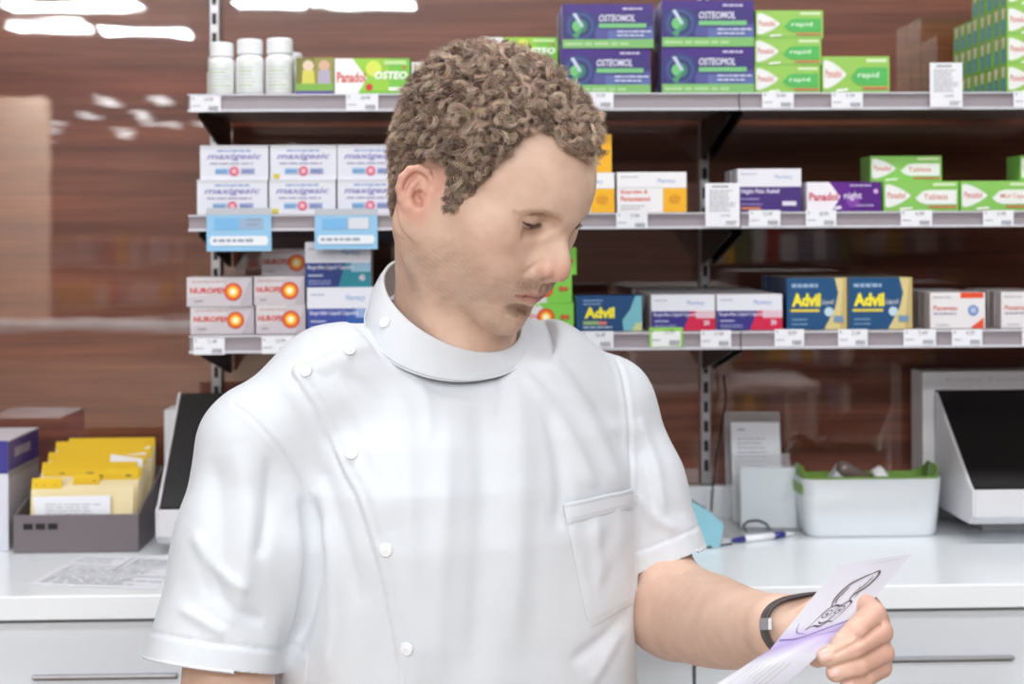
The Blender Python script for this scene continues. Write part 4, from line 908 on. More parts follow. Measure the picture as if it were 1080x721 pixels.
def npmesh(name, V, Q, mats, parent=None, col=None, midx=None, smooth=True, origin=None):
    """V in world coordinates; origin = world location of the object"""
    me = bpy.data.meshes.new(name); nv, nf = len(V), len(Q); k = Q.shape[1]
    if origin is not None: V = V - np.array(origin)
    me.vertices.add(nv); me.vertices.foreach_set('co', np.asarray(V, np.float32).ravel())
    me.loops.add(nf * k); me.loops.foreach_set('vertex_index', np.asarray(Q, np.int32).ravel())
    me.polygons.add(nf); me.polygons.foreach_set('loop_start', np.arange(0, nf * k, k, dtype=np.int32)); 
    me.polygons.foreach_set('use_smooth', np.full(nf, smooth))
    for m in (mats if isinstance(mats, list) else [mats]): me.materials.append(m)
    if midx is not None: me.polygons.foreach_set('material_index', np.asarray(midx, np.int32))
    me.update(calc_edges=True); me.validate()
    if col is not None:
        at = me.color_attributes.new('tint', 'FLOAT_COLOR', 'POINT')
        c = np.ones((nv, 4), np.float32); c[:, :3] = col; at.data.foreach_set('color', c.ravel())
    o = bpy.data.objects.new(name, me); COL.objects.link(o)
    if parent is not None:
        o.parent = parent
        o.location = (Vector(origin) if origin is not None else Vector((0, 0, 0))) - parent.location
    return o
def axis(*seg):
    """segments (lo, hi, step)"""
    out = []
    for lo, hi, st in seg: out += list(np.arange(lo, hi - st * 0.3, st))
    out.append(seg[-1][1]); return np.array(out)
def grad_noise(V, freq, seed=0):
    """cheap smooth noise in -1..1 from summed sines in random directions"""
    r = np.random.RandomState(seed); a = 0
    for i in range(7):
        k = r.normal(size=3); k = k / np.linalg.norm(k) * freq * r.uniform(0.6, 1.6); a = a + np.sin(V @ k + r.uniform(0, 6.28))
    return a / 7 * 1.6

def np3(v): return np.array([v[0], v[1], v[2]])
CAMM = np.array([[RT.x, RT.y, RT.z], [UP.x, UP.y, UP.z], [FW.x, FW.y, FW.z]])
def proj(V):
    q = (V - np3(CAMP)) @ CAMM.T
    return X0 + F * q[:, 0] / q[:, 2], Y0 - F * q[:, 1] / q[:, 2], q[:, 2]

# ------------------------------------------------------------------ pose
def PH(px, py, d): return P(px, py, d + 0.035)
HY, HP, HR = math.radians(52), math.radians(31), math.radians(0)
RH = (Matrix.Rotation(HY, 4, 'Z') @ Matrix.Rotation(HR, 4, 'Y') @ Matrix.Rotation(HP, 4, 'X'))
EARL = Vector((-0.079, 0.016, 0.0))
MH = Matrix.Translation(P(441, 203, 1.30) - RH @ EARL) @ RH
MHI = MH.inverted()
TAU = math.radians(28)
TX = Vector((math.cos(TAU), math.sin(TAU), 0)); TF = Vector((math.sin(TAU), -math.cos(TAU), 0))
NB = P(478, 345, 1.405)
Rs, Re = P(263, 478, 1.32), P(232, 800, 1.26)
Ls, Le = P(640, 432, 1.49), P(697, 641, 1.455)
HEM_R = (P(222, 697, 1.275), None); HEM_L = (P(706, 597, 1.40), None)
person = empty('person', (NB.x, NB.y, 0), 'man in a white short sleeved tunic with curly sandy hair, reading a leaflet', 'person')

# ------------------------------------------------------------------ head and neck
DZ = 0.016
def EC(s): return (s * 0.0328, -0.0695, 0.0118 + DZ)
def head_field():
    f = Field(axis((-0.104, 0.062, 0.00115), (0.062, 0.10, 0.003)), axis((-0.142, 0.045, 0.00115), (0.045, 0.14, 0.003)), axis((-0.24, -0.128, 0.0028), (-0.128, 0.052, 0.00115), (0.052, 0.14, 0.003)))
    E, C = f.ell, f.cap
    up_z = lambda p, q=1.0: (p[0], p[1], p[2] + DZ * q)
    E((0, 0.016, 0.042), (0.0745, 0.092, 0.084), 0.01)
    E((0, -0.033, 0.048), (0.0640, 0.060, 0.063), 0.02)
    E((0, -0.046, 0.042), (0.052, 0.0475, 0.050), 0.02)          # forehead
    OE, OC, OCH = f.ell, f.cap, f.chain
    E = lambda c, r, k=0.01, mode='u', basis=None: OE(up_z(c), r, k, mode, basis)
    C = lambda a, b_, ra, rb=None, k=0.01, mode='u': OC(up_z(a), up_z(b_), ra, rb, k, mode)
    CH = lambda pts, rs, k=0.004, mode='u': OCH([up_z(p) for p in pts], rs, k, mode)
    E((0, -0.030, -0.022), (0.062, 0.055, 0.060), 0.02)
    E((0, -0.052, -0.045), (0.040, 0.040, 0.040), 0.02)          # maxilla block
    E((0, -0.028, -0.068), (0.044, 0.045, 0.026), 0.02)          # floor of mouth
    for s in (-1, 1):
        C((s * 0.053, -0.004, -0.050), (s * 0.022, -0.070, -0.088), 0.015, 0.015, 0.018)   # mandible
        C((s * 0.058, 0.0, -0.012), (s * 0.053, -0.004, -0.052), 0.012, 0.014, 0.02)
        E((s * 0.044, -0.054, -0.014), (0.022, 0.022, 0.024), 0.022)  # cheekbone
        C((s * 0.045, -0.050, -0.010), (s * 0.060, -0.010, -0.004), 0.012, 0.010, 0.024)
        E((s * 0.046, -0.034, -0.034), (0.019, 0.034, 0.032), 0.024)
        E((s * 0.034, -0.052, -0.052), (0.020, 0.024, 0.026), 0.018)  # cheek
        E((s * 0.031, -0.066, -0.046), (0.017, 0.018, 0.018), 0.022)
        C((s * 0.012, -0.0835, 0.018), (s * 0.043, -0.0700, 0.018), 0.0095, 0.0080, 0.014)  # brow ridge
    E((0, -0.078, -0.0965), (0.020, 0.017, 0.0165), 0.016)           # chin
    E((0, -0.0820, 0.020), (0.014, 0.012, 0.014), 0.012)           # glabella
    # eye sockets
    for s in (-1, 1):
        E((s * 0.0325, -0.0905, 0.0110), (0.0185, 0.0150, 0.0100), 0.010, 's')
        C((s * 0.022, -0.086, 0.000), (s * 0.036, -0.080, -0.003), 0.002, 0.0015, 0.010, 's')
    # nose
    C((0, -0.0800, 0.014), (0, -0.1075, -0.018), 0.0064, 0.0076, 0.010)
    C((0, -0.072, 0.004), (0, -0.092, -0.024), 0.011, 0.016, 0.012)
    E((0, -0.1080, -0.0268), (0.0086, 0.0106, 0.0090), 0.007)
    for s in (-1, 1):
        E((s * 0.0120, -0.1000, -0.0285), (0.0060, 0.0096, 0.0074), 0.0035)
        C((s * 0.0178, -0.0985, -0.0215), (s * 0.0198, -0.0915, -0.034), 0.0016, 0.0020, 0.004, 's')
        E((s * 0.0080, -0.1025, -0.0385), (0.0038, 0.0062, 0.0044), 0.002, 's')
        C((s * 0.022, -0.094, -0.034), (s * 0.034, -0.078, -0.052), 0.0006, 0.0003, 0.010, 's')   # nasolabial fold
    C((0, -0.105, -0.0335), (0, -0.0965, -0.0400), 0.0042, 0.0042, 0.005)
    # mouth
    E((0, -0.0815, -0.0555), (0.028, 0.0150, 0.0200), 0.020)
    up = [(-0.0255, -0.0805, -0.0600), (-0.014, -0.0915, -0.0570), (-0.004, -0.0965, -0.0545), (0.004, -0.0965, -0.0545), (0.014, -0.0915, -0.0570), (0.0255, -0.0805, -0.0600)]
    CH(up, [0.0020, 0.0036, 0.0042, 0.0042, 0.0036, 0.0020], 0.004)
    lo = [(-0.0235, -0.0800, -0.0625), (-0.012, -0.0900, -0.0655), (0, -0.0940, -0.0668), (0.012, -0.0900, -0.0655), (0.0235, -0.0800, -0.0625)]
    CH(lo, [0.0020, 0.0042, 0.0050, 0.0042, 0.0020], 0.004)
    mo = [(-0.0270, -0.0815, -0.0612), (-0.014, -0.0965, -0.0602), (0, -0.1020, -0.0600), (0.014, -0.0965, -0.0602), (0.0270, -0.0815, -0.0612)]
    CH(mo, [0.0013, 0.0013, 0.0014, 0.0013, 0.0013], 0.0022, 's')
    C((-0.014, -0.0905, -0.0775), (0.014, -0.0905, -0.0775), 0.0032, 0.0032, 0.010, 's')       # labiomental crease
    C((0, -0.1005, -0.043), (0, -0.1020, -0.050), 0.0016, 0.0018, 0.004, 's')                  # philtrum
    # lids
    for s in (-1, 1):
        c = EC(s); r = 0.0134
        def lid(e, sign, rr):
            ny, nz = math.sin(e), math.cos(e)
            def fn(X, Y, Z):
                x, y, z = X - c[0], Y - c[1], Z - c[2]
                ball = np.sqrt((x * 0.80) ** 2 + y ** 2 + z ** 2) - rr
                yz = y * ny + z * nz + sign * 0.0 - 3.4 * x * x * (1 if sign > 0 else -1)
                return np.maximum(ball, -sign * yz)
            return fn
        f.op(lid(math.radians(-19), 1, r), [c[0] - r, c[1] - r, c[2] - r], [c[0] + r, c[1] + r, c[2] + r], 0.0028, pad=0.004)
        f.op(lid(math.radians(-40), -1, r - 0.0004), [c[0] - r, c[1] - r, c[2] - r], [c[0] + r, c[1] + r, c[2] + r], 0.0028, pad=0.004)
        CH([(s * 0.020, -0.0805, 0.0175), (s * 0.0325, -0.0825, 0.0205), (s * 0.045, -0.075, 0.0165)], [0.0008, 0.0009, 0.0008], 0.004, 's')  # lid fold
    E, C = OE, OC
    # ears
    for s in (-1, 1):
        o = Vector((s * 0.0735, 0.004, -0.002)); le = math.radians(26); fl = math.radians(33)
        eu = Vector((0, math.sin(le), math.cos(le)))
        eb = Vector((s * math.sin(fl), math.cos(fl) * math.cos(le), -math.cos(fl) * math.sin(le))).normalized()
        en = eu.cross(eb).normalized() * (1)
        if en.x * s < 0: en = -en
        es = 0.88; q = lambda b, u, n=0.0: tuple(o + eb * b * es + eu * (u * 0.80 + 0.0035) + en * n)
        B = (tuple(eb), tuple(eu), tuple(en))
        E(q(0.014, 0.002, -0.001), (0.0155, 0.0235, 0.0036), 0.005, 'u', B)
        E(q(0.009, -0.0195, 0.000), (0.0085, 0.0080, 0.0040), 0.005, 'u', B)
        E(q(0.004, 0.002, -0.006), (0.011, 0.016, 0.009), 0.008, 'u', B)
        E((s * 0.057, 0.010, -0.026), (0.015, 0.022, 0.030), 0.024)
        E(q(0.012, -0.004, 0.0046), (0.0092, 0.0100, 0.0110), 0.002, 's', B)
        E(q(0.021, 0.014, 0.0036), (0.0080, 0.0100, 0.0044), 0.002, 's', B)
        hel = [(0.007, 0.002, 0.001), (0.001, 0.009, 0.003), (-0.001, 0.019, 0.0035), (0.004, 0.028, 0.0035), (0.013, 0.0325, 0.0035), (0.0225, 0.0300, 0.0035), (0.0300, 0.0205, 0.0035), (0.0325, 0.0080, 0.003), (0.0295, -0.0040, 0.0025), (0.0230, -0.0135, 0.002), (0.0150, -0.0215, 0.001)]
        f.chain([q(*h) for h in hel], [0.0020, 0.0026, 0.0030, 0.0031, 0.0032, 0.0033, 0.0034, 0.0032, 0.0028, 0.0026, 0.0030], 0.0022)
        f.chain([q(0.012, -0.0175, 0.002), q(0.0205, -0.0115, 0.003), q(0.0235, 0.001, 0.003), q(0.019, 0.0125, 0.0022), q(0.013, 0.020, 0.001)], [0.0026, 0.0028, 0.0028, 0.0024, 0.002], 0.003)
        E(q(0.001, -0.0065, 0.003), (0.0042, 0.0058, 0.0035), 0.003, 'u', B)
        E(q(0.0065, -0.0110, 0.0005), (0.0032, 0.004, 0.006), 0.002, 's', B)
    # neck
    nb = MHI @ NB; nb2 = MHI @ (NB + Vector((0, 0, -0.09)))
    f.cap((0, 0.026, -0.030), nb, 0.056, 0.0560, 0.018)
    f.cap(nb, nb2, 0.0560, 0.060, 0.02)
    st = MHI @ (NB + TF * 0.040 + Vector((0, 0, -0.055)))
    for s in (-1, 1):
        f.cap((s * 0.056, 0.016, -0.034), (st.x + s * 0.012, st.y, st.z), 0.0140, 0.008, 0.040)
    am = MHI @ (NB + TF * 0.044 + Vector((0, 0, 0.0)))
    f.cap((0, -0.036, -0.070), (am.x, am.y, am.z), 0.017, 0.012, 0.02)
    return f
ff = head_field(); HV, HQ = ff.nets(); del ff
lm = (((HV[:, 1] < -0.07) & (HV[:, 2] > -0.072)) | (np.abs(HV[:, 0]) > 0.0745)).astype(float)
HV = relax(HV, HQ, 2, 0.45, 1 - 0.75 * lm)
# keep the biggest extent, drop faces cut off below
lowz = HV[:, 2]

def lnp(c): return np.array([lin(v) for v in c])
def smooth(a, b, x): t = np.clip((x - a) / (b - a), 0, 1); return t * t * (3 - 2 * t)
HL_T = np.radians([0, 14, 28, 40, 49, 57, 63, 68, 75, 82, 108, 122, 136, 150, 180]); HL_Z = np.array([0.094, 0.096, 0.104, 0.102, 0.088, 0.060, 0.030, 0.006, 0.004, 0.032, 0.034, 0.012, -0.030, -0.050, -0.055])
def hairz(V):
    th = np.arctan2(np.abs(V[:, 0]), -(V[:, 1] - 0.004)); return np.interp(th, HL_T, HL_Z), th
def skin_tint(V):
    base = lnp((226, 194, 174)); c = np.tile(base, (len(V), 1)); x, y, z = V.T; ax = np.abs(x); z0 = z; z = z - DZ
    def mixc(w, col): 
        nonlocal c; c = c * (1 - w[:, None]) + lnp(col) * w[:, None]
    g = lambda cx, cy, cz, r: np.exp(-((ax - cx) ** 2 + (y - cy) ** 2 + (z - cz) ** 2) / r ** 2)
    mixc(0.35 * g(0.045, -0.062, -0.020, 0.022), (208, 140, 122))
    mixc(0.55 * g(0, -0.116, -0.026, 0.014), (206, 138, 124)); mixc(0.4 * g(0.013, -0.105, -0.03, 0.009), (200, 130, 116))
    ear = smooth(0.070, 0.076, ax) * smooth(-0.012, 0.0, y) * smooth(-0.030, -0.018, z0) * (z0 < 0.045)
    mixc(0.45 * ear, (212, 138, 122))
    # stubble
    nz = 0.5 + 0.5 * grad_noise(V, 900, 5); n2 = 0.5 + 0.5 * grad_noise(V, 160, 6)
    jaw = smooth(-0.028, -0.06, z + 0.20 * np.clip(y + 0.02, -0.04, 0.02)) * smooth(0.02, -0.005, y) * smooth(-0.125, -0.10, z)
    mixc(jaw * (0.20 + 0.22 * nz) * (0.5 + 0.5 * n2), (140, 108, 88))
    mus = np.exp(-((ax - 0.016) / 0.016) ** 2) * np.exp(-((z + 0.0475) / 0.0065) ** 2) * (y < -0.075)
    mixc(np.clip(mus * (0.28 + 0.25 * nz), 0, 0.7), (132, 98, 78))
    gt = np.exp(-(ax / 0.013) ** 2) * np.exp(-((z + 0.0790) / 0.0075) ** 2) * (y < -0.07)
    mixc(np.clip(gt * (0.25 + 0.25 * nz), 0, 0.7), (120, 88, 70))
    lipw = np.exp(-((z + 0.0605 - 0.0 * ax) / (0.0058 * np.clip(1.15 - (ax / 0.028) ** 2, 0.1, 1.2))) ** 4) * (ax < 0.0265) * (y < -0.079)
    mixc(np.clip(lipw * 0.75, 0, 1), (196, 132, 122))
    mline = np.exp(-((z + 0.0606) / 0.0013) ** 2) * (ax < 0.027) * (y < -0.079)  # shade of the groove between the lips, put into the skin colour
    mixc(0.6 * mline, (150, 92, 86))
    eyel = g(0.031, -0.0855, 0.006, 0.011); mixc(0.22 * eyel, (190, 130, 118))
    hz, th = hairz(V); hm = smooth(-0.004, 0.006, z0 - hz) * ((ax < 0.0745) | (z0 > 0.04) | (y > 0.04))
    mixc(hm * 0.8, (128, 98, 78))
    return c
def skin_mat():
    m = bpy.data.materials.new('skin'); m.use_nodes = True; nt = m.node_tree; b = nt.nodes['Principled BSDF']; L = nt.links.new
    at = nt.nodes.new('ShaderNodeAttribute'); at.attribute_name = 'tint'
    tc = nt.nodes.new('ShaderNodeTexCoord'); n = nt.nodes.new('ShaderNodeTexNoise'); n.inputs['Scale'].default_value = 55; n.inputs['Detail'].default_value = 6
    mx = nt.nodes.new('ShaderNodeMix'); mx.data_type = 'RGBA'; mx.blend_type = 'MULTIPLY'; mx.inputs['Factor'].default_value = 1.0
    cr = nt.nodes.new('ShaderNodeValToRGB'); cr.color_ramp.elements[0].position = 0.3; cr.color_ramp.elements[0].color = (0.90, 0.84, 0.82, 1); cr.color_ramp.elements[1].position = 0.7; cr.color_ramp.elements[1].color = (1, 1, 1, 1)
    L(tc.outputs['Object'], n.inputs['Vector']); L(n.outputs['Fac'], cr.inputs['Fac']); L(at.outputs['Color'], mx.inputs['A']); L(cr.outputs['Color'], mx.inputs['B']); L(mx.outputs['Result'], b.inputs['Base Color'])
    b.inputs['Roughness'].default_value = 0.52; b.inputs['Subsurface Weight'].default_value = 0.18; b.inputs['Subsurface Radius'].default_value = (1, 0.35, 0.2); b.inputs['Subsurface Scale'].default_value = 0.008
    n2 = nt.nodes.new('ShaderNodeTexNoise'); n2.inputs['Scale'].default_value = 900; n2.inputs['Detail'].default_value = 3; bp = nt.nodes.new('ShaderNodeBump'); bp.inputs['Strength'].default_value = 0.12; bp.inputs['Distance'].default_value = 0.0006
    L(tc.outputs['Object'], n2.inputs['Vector']); L(n2.outputs['Fac'], bp.inputs['Height']); L(bp.outputs['Normal'], b.inputs['Normal'])
    return m
SKIN = skin_mat()
Hcol = skin_tint(HV)
R3 = np.array([[RH[i][j] for j in range(3)] for i in range(3)]); T3 = np.array([MH[i][3] for i in range(3)])
def toworld(V): return V @ R3.T + T3
HW = toworld(HV)
keep = (HW[:, 2] > NB.z - 0.07); kq = keep[HQ].all(1); HQk = HQ[kq]

# ------------------------------------------------------------------ arms and hands
def grid_for(lo, hi, st): return [np.arange(lo[i], hi[i], st) for i in range(3)]
def arm_mesh():
    out = []
    # left arm (stretches to the leaflet)
    w = PH(822, 661, 1.150)
    pts = [Ls, Le, P(738, 651, 1.385), P(784, 662, 1.275), w]
    lo = [min(p[i] for p in pts) - 0.07 for i in range(3)]; hi = [max(p[i] for p in pts) + 0.07 for i in range(3)]
    hi[0] += 0.05; lo[1] = 1.05
    # upper/forearm at 2.2 mm but the hand at 1.1 mm: rectilinear grid fine in x beyond the wrist
    xs = axis((lo[0], w.x - 0.03, 0.0024), (w.x - 0.03, PH(950, 660, 1.1).x, 0.00105)); ys = axis((1.06, w.y + 0.02, 0.00125), (w.y + 0.02, hi[1], 0.0028))
    zs = axis((PH(900, 745, 1.07).z, PH(900, 605, 1.15).z, 0.00105), (PH(900, 605, 1.15).z, hi[2], 0.003))
    zlow = PH(720, 712, 1.3).z - 0.03
    zs = axis((min(zlow, zs[0]) - 0.001, zs[0], 0.0024), (zs[0], PH(900, 605, 1.15).z, 0.00105), (PH(900, 605, 1.15).z, hi[2], 0.003)) if zlow < zs[0] else zs
    f = Field(xs, ys, zs)
    f.chain([Ls + Vector((-0.01, 0, 0)), P(688, 590, 1.468), Le], [0.034, 0.0345, 0.0395], 0.01)
    cp = [Ls.lerp(Le, 0.8), Le, pts[2], pts[3], w, w + (w - pts[3]) * 0.5]; cr = [0.036, 0.0370, 0.0435, 0.0345, 0.0240, 0.020]; fp = []; fr = []
    for i in range(1, 4):
        for q_ in range(8):
            t_ = q_ / 8; h_ = [-0.5 * t_ + t_ * t_ - 0.5 * t_ ** 3, 1 - 2.5 * t_ * t_ + 1.5 * t_ ** 3, 0.5 * t_ + 2 * t_ * t_ - 1.5 * t_ ** 3, -0.5 * t_ * t_ + 0.5 * t_ ** 3]
            fp.append(sum((cp[i - 1 + j] * h_[j] for j in range(4)), Vector())); fr.append(sum(cr[i - 1 + j] * h_[j] for j in range(4)))
    fp.append(w); fr.append(0.0240); f.chain(fp, fr, 0.005); f.cap(fp[2], fp[3], fr[2], fr[3], 0.02)
    f.cap(P(690, 600, 1.455), P(712, 634, 1.43), 0.030, 0.034, 0.03)
    f.cap(P(702, 622, 1.400), P(722, 606, 1.395), 0.0010, 0.0010, 0.010, 's')
    # hand
    M = {'i': PH(906, 634, 1.128), 'm': PH(916, 650, 1.126), 'r': PH(917, 668, 1.126), 'l': PH(910, 686, 1.124)}
    for k, r in (('i', 0.0125), ('m', 0.0130), ('r', 0.0125), ('l', 0.0115)):
        f.cap(w + (M[k] - M['m']) * 0.35, M[k], 0.0155, r, 0.012)
    f.cap(w, M['m'].lerp(M['r'], 0.5), 0.0215, 0.014, 0.012)
    D = 0.004
    fing = {'i': [M['i'], PH(921, 647, 1.092), PH(903, 664, 1.074), PH(886, 679, 1.072)], 'm': [M['m'], PH(928, 666, 1.088), PH(900, 683, 1.068), PH(872, 692, 1.070)],
            'r': [M['r'], PH(930, 688, 1.090), PH(906, 702, 1.070), PH(881, 709, 1.072)], 'l': [M['l'], PH(929, 703, 1.094), PH(913, 714, 1.078), PH(895, 721, 1.077)]}
    rad = {'i': (0.0105, 0.0098, 0.0088, 0.0078), 'm': (0.0108, 0.0100, 0.0090, 0.0079), 'r': (0.0105, 0.0096, 0.0085, 0.0075), 'l': (0.0095, 0.0086, 0.0076, 0.0067)}
    g = {}
    for k in 'imrl':
        h = Field(xs, ys, zs) if False else None
        f.chain(fing[k][:2], rad[k][:2], 0.005); f.chain(fing[k][1:], rad[k][1:], 0.0018)
        tip = fing[k][3]; dirn = (fing[k][3] - fing[k][2]).normalized()
    # grooves between neighbouring fingers
    for a, b in (('i', 'm'), ('m', 'r'), ('r', 'l')):
        for j0, j1 in ((1, 2), (2, 3)):
            p0 = fing[a][j0].lerp(fing[b][j0], 0.5) + Vector((0, -0.0085, 0)); p1 = fing[a][j1].lerp(fing[b][j1], 0.5) + Vector((0, -0.0085, 0))
            f.cap(p0, p1, 0.0010, 0.0010, 0.003, 's')
    # thumb behind the leaflet
    th = [PH(834, 672, 1.140), PH(862, 676, 1.118), PH(874, 684, 1.104), PH(862, 692, 1.096)]
    f.chain(th, [0.018, 0.0125, 0.0105, 0.0088], 0.006)
    V, Q = f.nets(); V = relax(V, Q, 2, 0.4); V = relax(V, Q, 16, 0.5, (proj(V)[0] < 806).astype(float))
    out.append((V, Q))
    # right arm, hanging, lower part out of frame
    pts = [Rs, Re, Re + Vector((0.06, -0.10, -0.16)), Re + Vector((0.10, -0.14, -0.21))]
    lo = [min(p[i] for p in pts) - 0.075 for i in range(3)]; hi = [max(p[i] for p in pts) + 0.08 for i in range(3)]
    f = Field(*grid_for(lo, hi, 0.0035))
    f.cap(Rs, Re, 0.041, 0.041, 0.01); f.chain([Re, Re.lerp(pts[2], 0.3), pts[2]], [0.042, 0.043, 0.027], 0.02)
    wr = pts[2]; hd = (pts[2] - Re).normalized(); side = hd.cross(Vector((0, 1, 0))).normalized(); pn = hd.cross(side)
    f.cap(wr, wr + hd * 0.085, 0.022, 0.020, 0.015)
    for i in range(4):
        b = wr + hd * 0.08 + side * (i - 1.5) * 0.02
        L = (0.07, 0.078, 0.073, 0.058)[i]
        f.cap(wr + hd * 0.03 + side * (i - 1.5) * 0.012, b, 0.014, 0.011, 0.008); f.chain([b, b + hd * L * 0.5 + pn * 0.008, b + hd * L * 0.9 + pn * 0.03], [0.0095, 0.0085, 0.0072], 0.002)
    f.chain([wr + hd * 0.02 - side * 0.015, wr + hd * 0.06 - side * 0.048 + pn * 0.01, wr + hd * 0.095 - side * 0.052 + pn * 0.02], [0.014, 0.0105, 0.0085], 0.005)
    V, Q = f.nets(); out.append((V, Q))
    return out, fing, rad
arms, FING, FRAD = arm_mesh()
def limb_tint(V, extra=True):
    base = lnp((225, 191, 171)); c = np.tile(base, (len(V), 1))
    if extra:
        px, py, d = proj(V); w = 0.35 * smooth(870, 925, px) ; c = c * (1 - w[:, None]) + lnp((204, 140, 126)) * w[:, None]
    return c
# torso under the clothes, coarse
def loft(f, zs_, cs, a_, b_, k, ax=TX, fw=TF, p=2.3):
    """elliptic sections: heights, centres (world), half widths along ax and fw"""
    zs_ = np.array(zs_); cs = np.array(cs); a_ = np.array(a_); b_ = np.array(b_)
    R = max(a_.max(), b_.max()); lo = [cs[:, 0].min() - R, cs[:, 1].min() - R, zs_.min()]; hi = [cs[:, 0].max() + R, cs[:, 1].max() + R, zs_.max()]
    def fn(X, Y, Z):
        cx = np.interp(Z, zs_, cs[:, 0]); cy = np.interp(Z, zs_, cs[:, 1]); A = np.interp(Z, zs_, a_); B = np.interp(Z, zs_, b_)
        x = X - cx; y = Y - cy; u = np.abs(x * ax.x + y * ax.y) / A; v = np.abs(x * fw.x + y * fw.y) / B
        q = (u ** p + v ** p + 1e-9) ** (1 / p); m = np.sqrt((u * B) ** 2 + (v * A) ** 2 + 1e-9) / np.sqrt(u * u + v * v + 1e-9)
        side = (q - 1) * (A * B / np.maximum(m, 1e-4)) * 0.9
        cap_ = np.maximum(Z - zs_.max(), zs_.min() - Z)
        return np.maximum(side, cap_)
    f.op(fn, lo, hi, k, pad=0.02)
def ctr(z, back=0.0):
    """spine line: leans a little"""
    t = (NB.z - z); o = NB + TF * (0.012 - 0.10 * max(0, min(t, 0.10)) * 0 + 0.0) + TF * back; return (o.x, o.y)
TZ = [0.55, 0.80, 0.90, 1.00, 1.10, 1.20, 1.27, 1.32, 1.355, 1.385]
def tz_c(g=0): return [ctr(z) for z in TZ]
f = Field(*grid_for([NB.x - 0.22, NB.y - 0.22, 0.78], [NB.x + 0.24, NB.y + 0.22, NB.z + 0.02], 0.009))
loft(f, TZ, tz_c(), [0.14, 0.145, 0.140, 0.135, 0.145, 0.155, 0.160, 0.155, 0.12, 0.07], [0.095, 0.10, 0.095, 0.095, 0.10, 0.105, 0.10, 0.085, 0.06, 0.045], 0.01)
f.cap(NB - Vector((0, 0, 0.07)), Rs, 0.035, 0.045, 0.02); f.cap(NB - Vector((0, 0, 0.07)), Ls, 0.035, 0.045, 0.02)
torso = f.nets()
parts = [(HW, HQk, Hcol)] + [(V, Q, limb_tint(V)) for V, Q in arms] + [(torso[0], torso[1], limb_tint(torso[0], False))]
off = 0; VV = []; QQ = []; CC = []
for V, Q, c in parts: VV.append(V); QQ.append(Q + off); CC.append(c); off += len(V)
body = npmesh('body', np.concatenate(VV), np.concatenate(QQ), SKIN, person, col=np.concatenate(CC), origin=None)
bm = bmesh.new(); bm.from_mesh(body.data); bmesh.ops.delete(bm, geom=[v for v in bm.verts if not v.link_faces], context='VERTS'); bm.to_mesh(body.data); bm.free()

# eyeballs
EYEW = mat('eye_white', (226, 214, 210), rough=0.15, coat=0.6); IRIS = mat('iris_brown', (64, 52, 46), rough=0.2, coat=0.8); PUP = mat('pupil', (8, 8, 10), rough=0.1, coat=1.0)
for s in (-1, 1):
    c = Vector(EC(s)); vs = []; fs = []; mi = []; n = 32; mth = 24
    g = Vector((0.06 * 0, -math.cos(math.radians(33)), -math.sin(math.radians(33)))).normalized(); u = g.orthogonal().normalized(); v = g.cross(u)
    for i in range(mth + 1):
        a = PI * i / mth
        for k in range(n):
            b = 2 * PI * k / n; vs.append(np3(MH @ (c + (g * math.cos(a) + (u * math.cos(b) + v * math.sin(b)) * math.sin(a)) * 0.0121)))
    for i in range(mth):
        for k in range(n): fs.append((i * n + k, i * n + (k + 1) % n, (i + 1) * n + (k + 1) % n, (i + 1) * n + k)); mi.append(2 if i < 1 else (1 if i < 4 else 0))
    npmesh('eye', np.array(vs), np.array(fs), [EYEW, IRIS, PUP], person, midx=mi)

# ------------------------------------------------------------------ strands
def strands(name, pts, rad, col, matl, parent, sides=3):
    """pts (n, m, 3) world, rad (n, m), col (n, 3)"""
    n, m_, _ = pts.shape; t = np.gradient(pts, axis=1); t /= np.linalg.norm(t, axis=2, keepdims=True) + 1e-12
    ref = np.random.RandomState(1).normal(size=(n, 1, 3)); a = np.cross(t, ref); a /= np.linalg.norm(a, axis=2, keepdims=True) + 1e-9; b = np.cross(t, a)
    V = np.zeros((n, m_, sides, 3))
    for k in range(sides):
        an = 2 * PI * k / sides; V[:, :, k] = pts + (a * math.cos(an) + b * math.sin(an)) * rad[:, :, None]
    idx = np.arange(n * m_ * sides).reshape(n, m_, sides); q = []
    for k in range(sides):
        k2 = (k + 1) % sides; q.append(np.stack([idx[:, :-1, k], idx[:, :-1, k2], idx[:, 1:, k2], idx[:, 1:, k]], -1).reshape(-1, 4))
    C = np.repeat(col, m_ * sides, axis=0)
    return npmesh(name, V.reshape(-1, 3), np.concatenate(q), matl, parent, col=C)
def hair_mat():
    m = bpy.data.materials.new('curly_hair'); m.use_nodes = True; nt = m.node_tree; b = nt.nodes['Principled BSDF']
    at = nt.nodes.new('ShaderNodeAttribute'); at.attribute_name = 'tint'
    tc = nt.nodes.new('ShaderNodeTexCoord'); n = nt.nodes.new('ShaderNodeTexNoise'); n.inputs['Scale'].default_value = 120
    mx = nt.nodes.new('ShaderNodeMix'); mx.data_type = 'RGBA'; mx.blend_type = 'MULTIPLY'; mx.inputs['Factor'].default_value = 0.35
    nt.links.new(tc.outputs['Object'], n.inputs['Vector']); nt.links.new(at.outputs['Color'], mx.inputs['A']); nt.links.new(n.outputs['Color'], mx.inputs['B']); nt.links.new(mx.outputs['Result'], b.inputs['Base Color'])
    b.inputs['Roughness'].default_value = 0.38; b.inputs['Specular IOR Level'].default_value = 0.6
    return m
HAIRM = hair_mat()
HN = vnormals(HV, HQ); rng = np.random.RandomState(11)
hz, hth = hairz(HV); ax_ = np.abs(HV[:, 0])
notear = ~((ax_ > 0.0735) & (HV[:, 2] < 0.040) & (HV[:, 1] > -0.008) & (HV[:, 1] < 0.05))
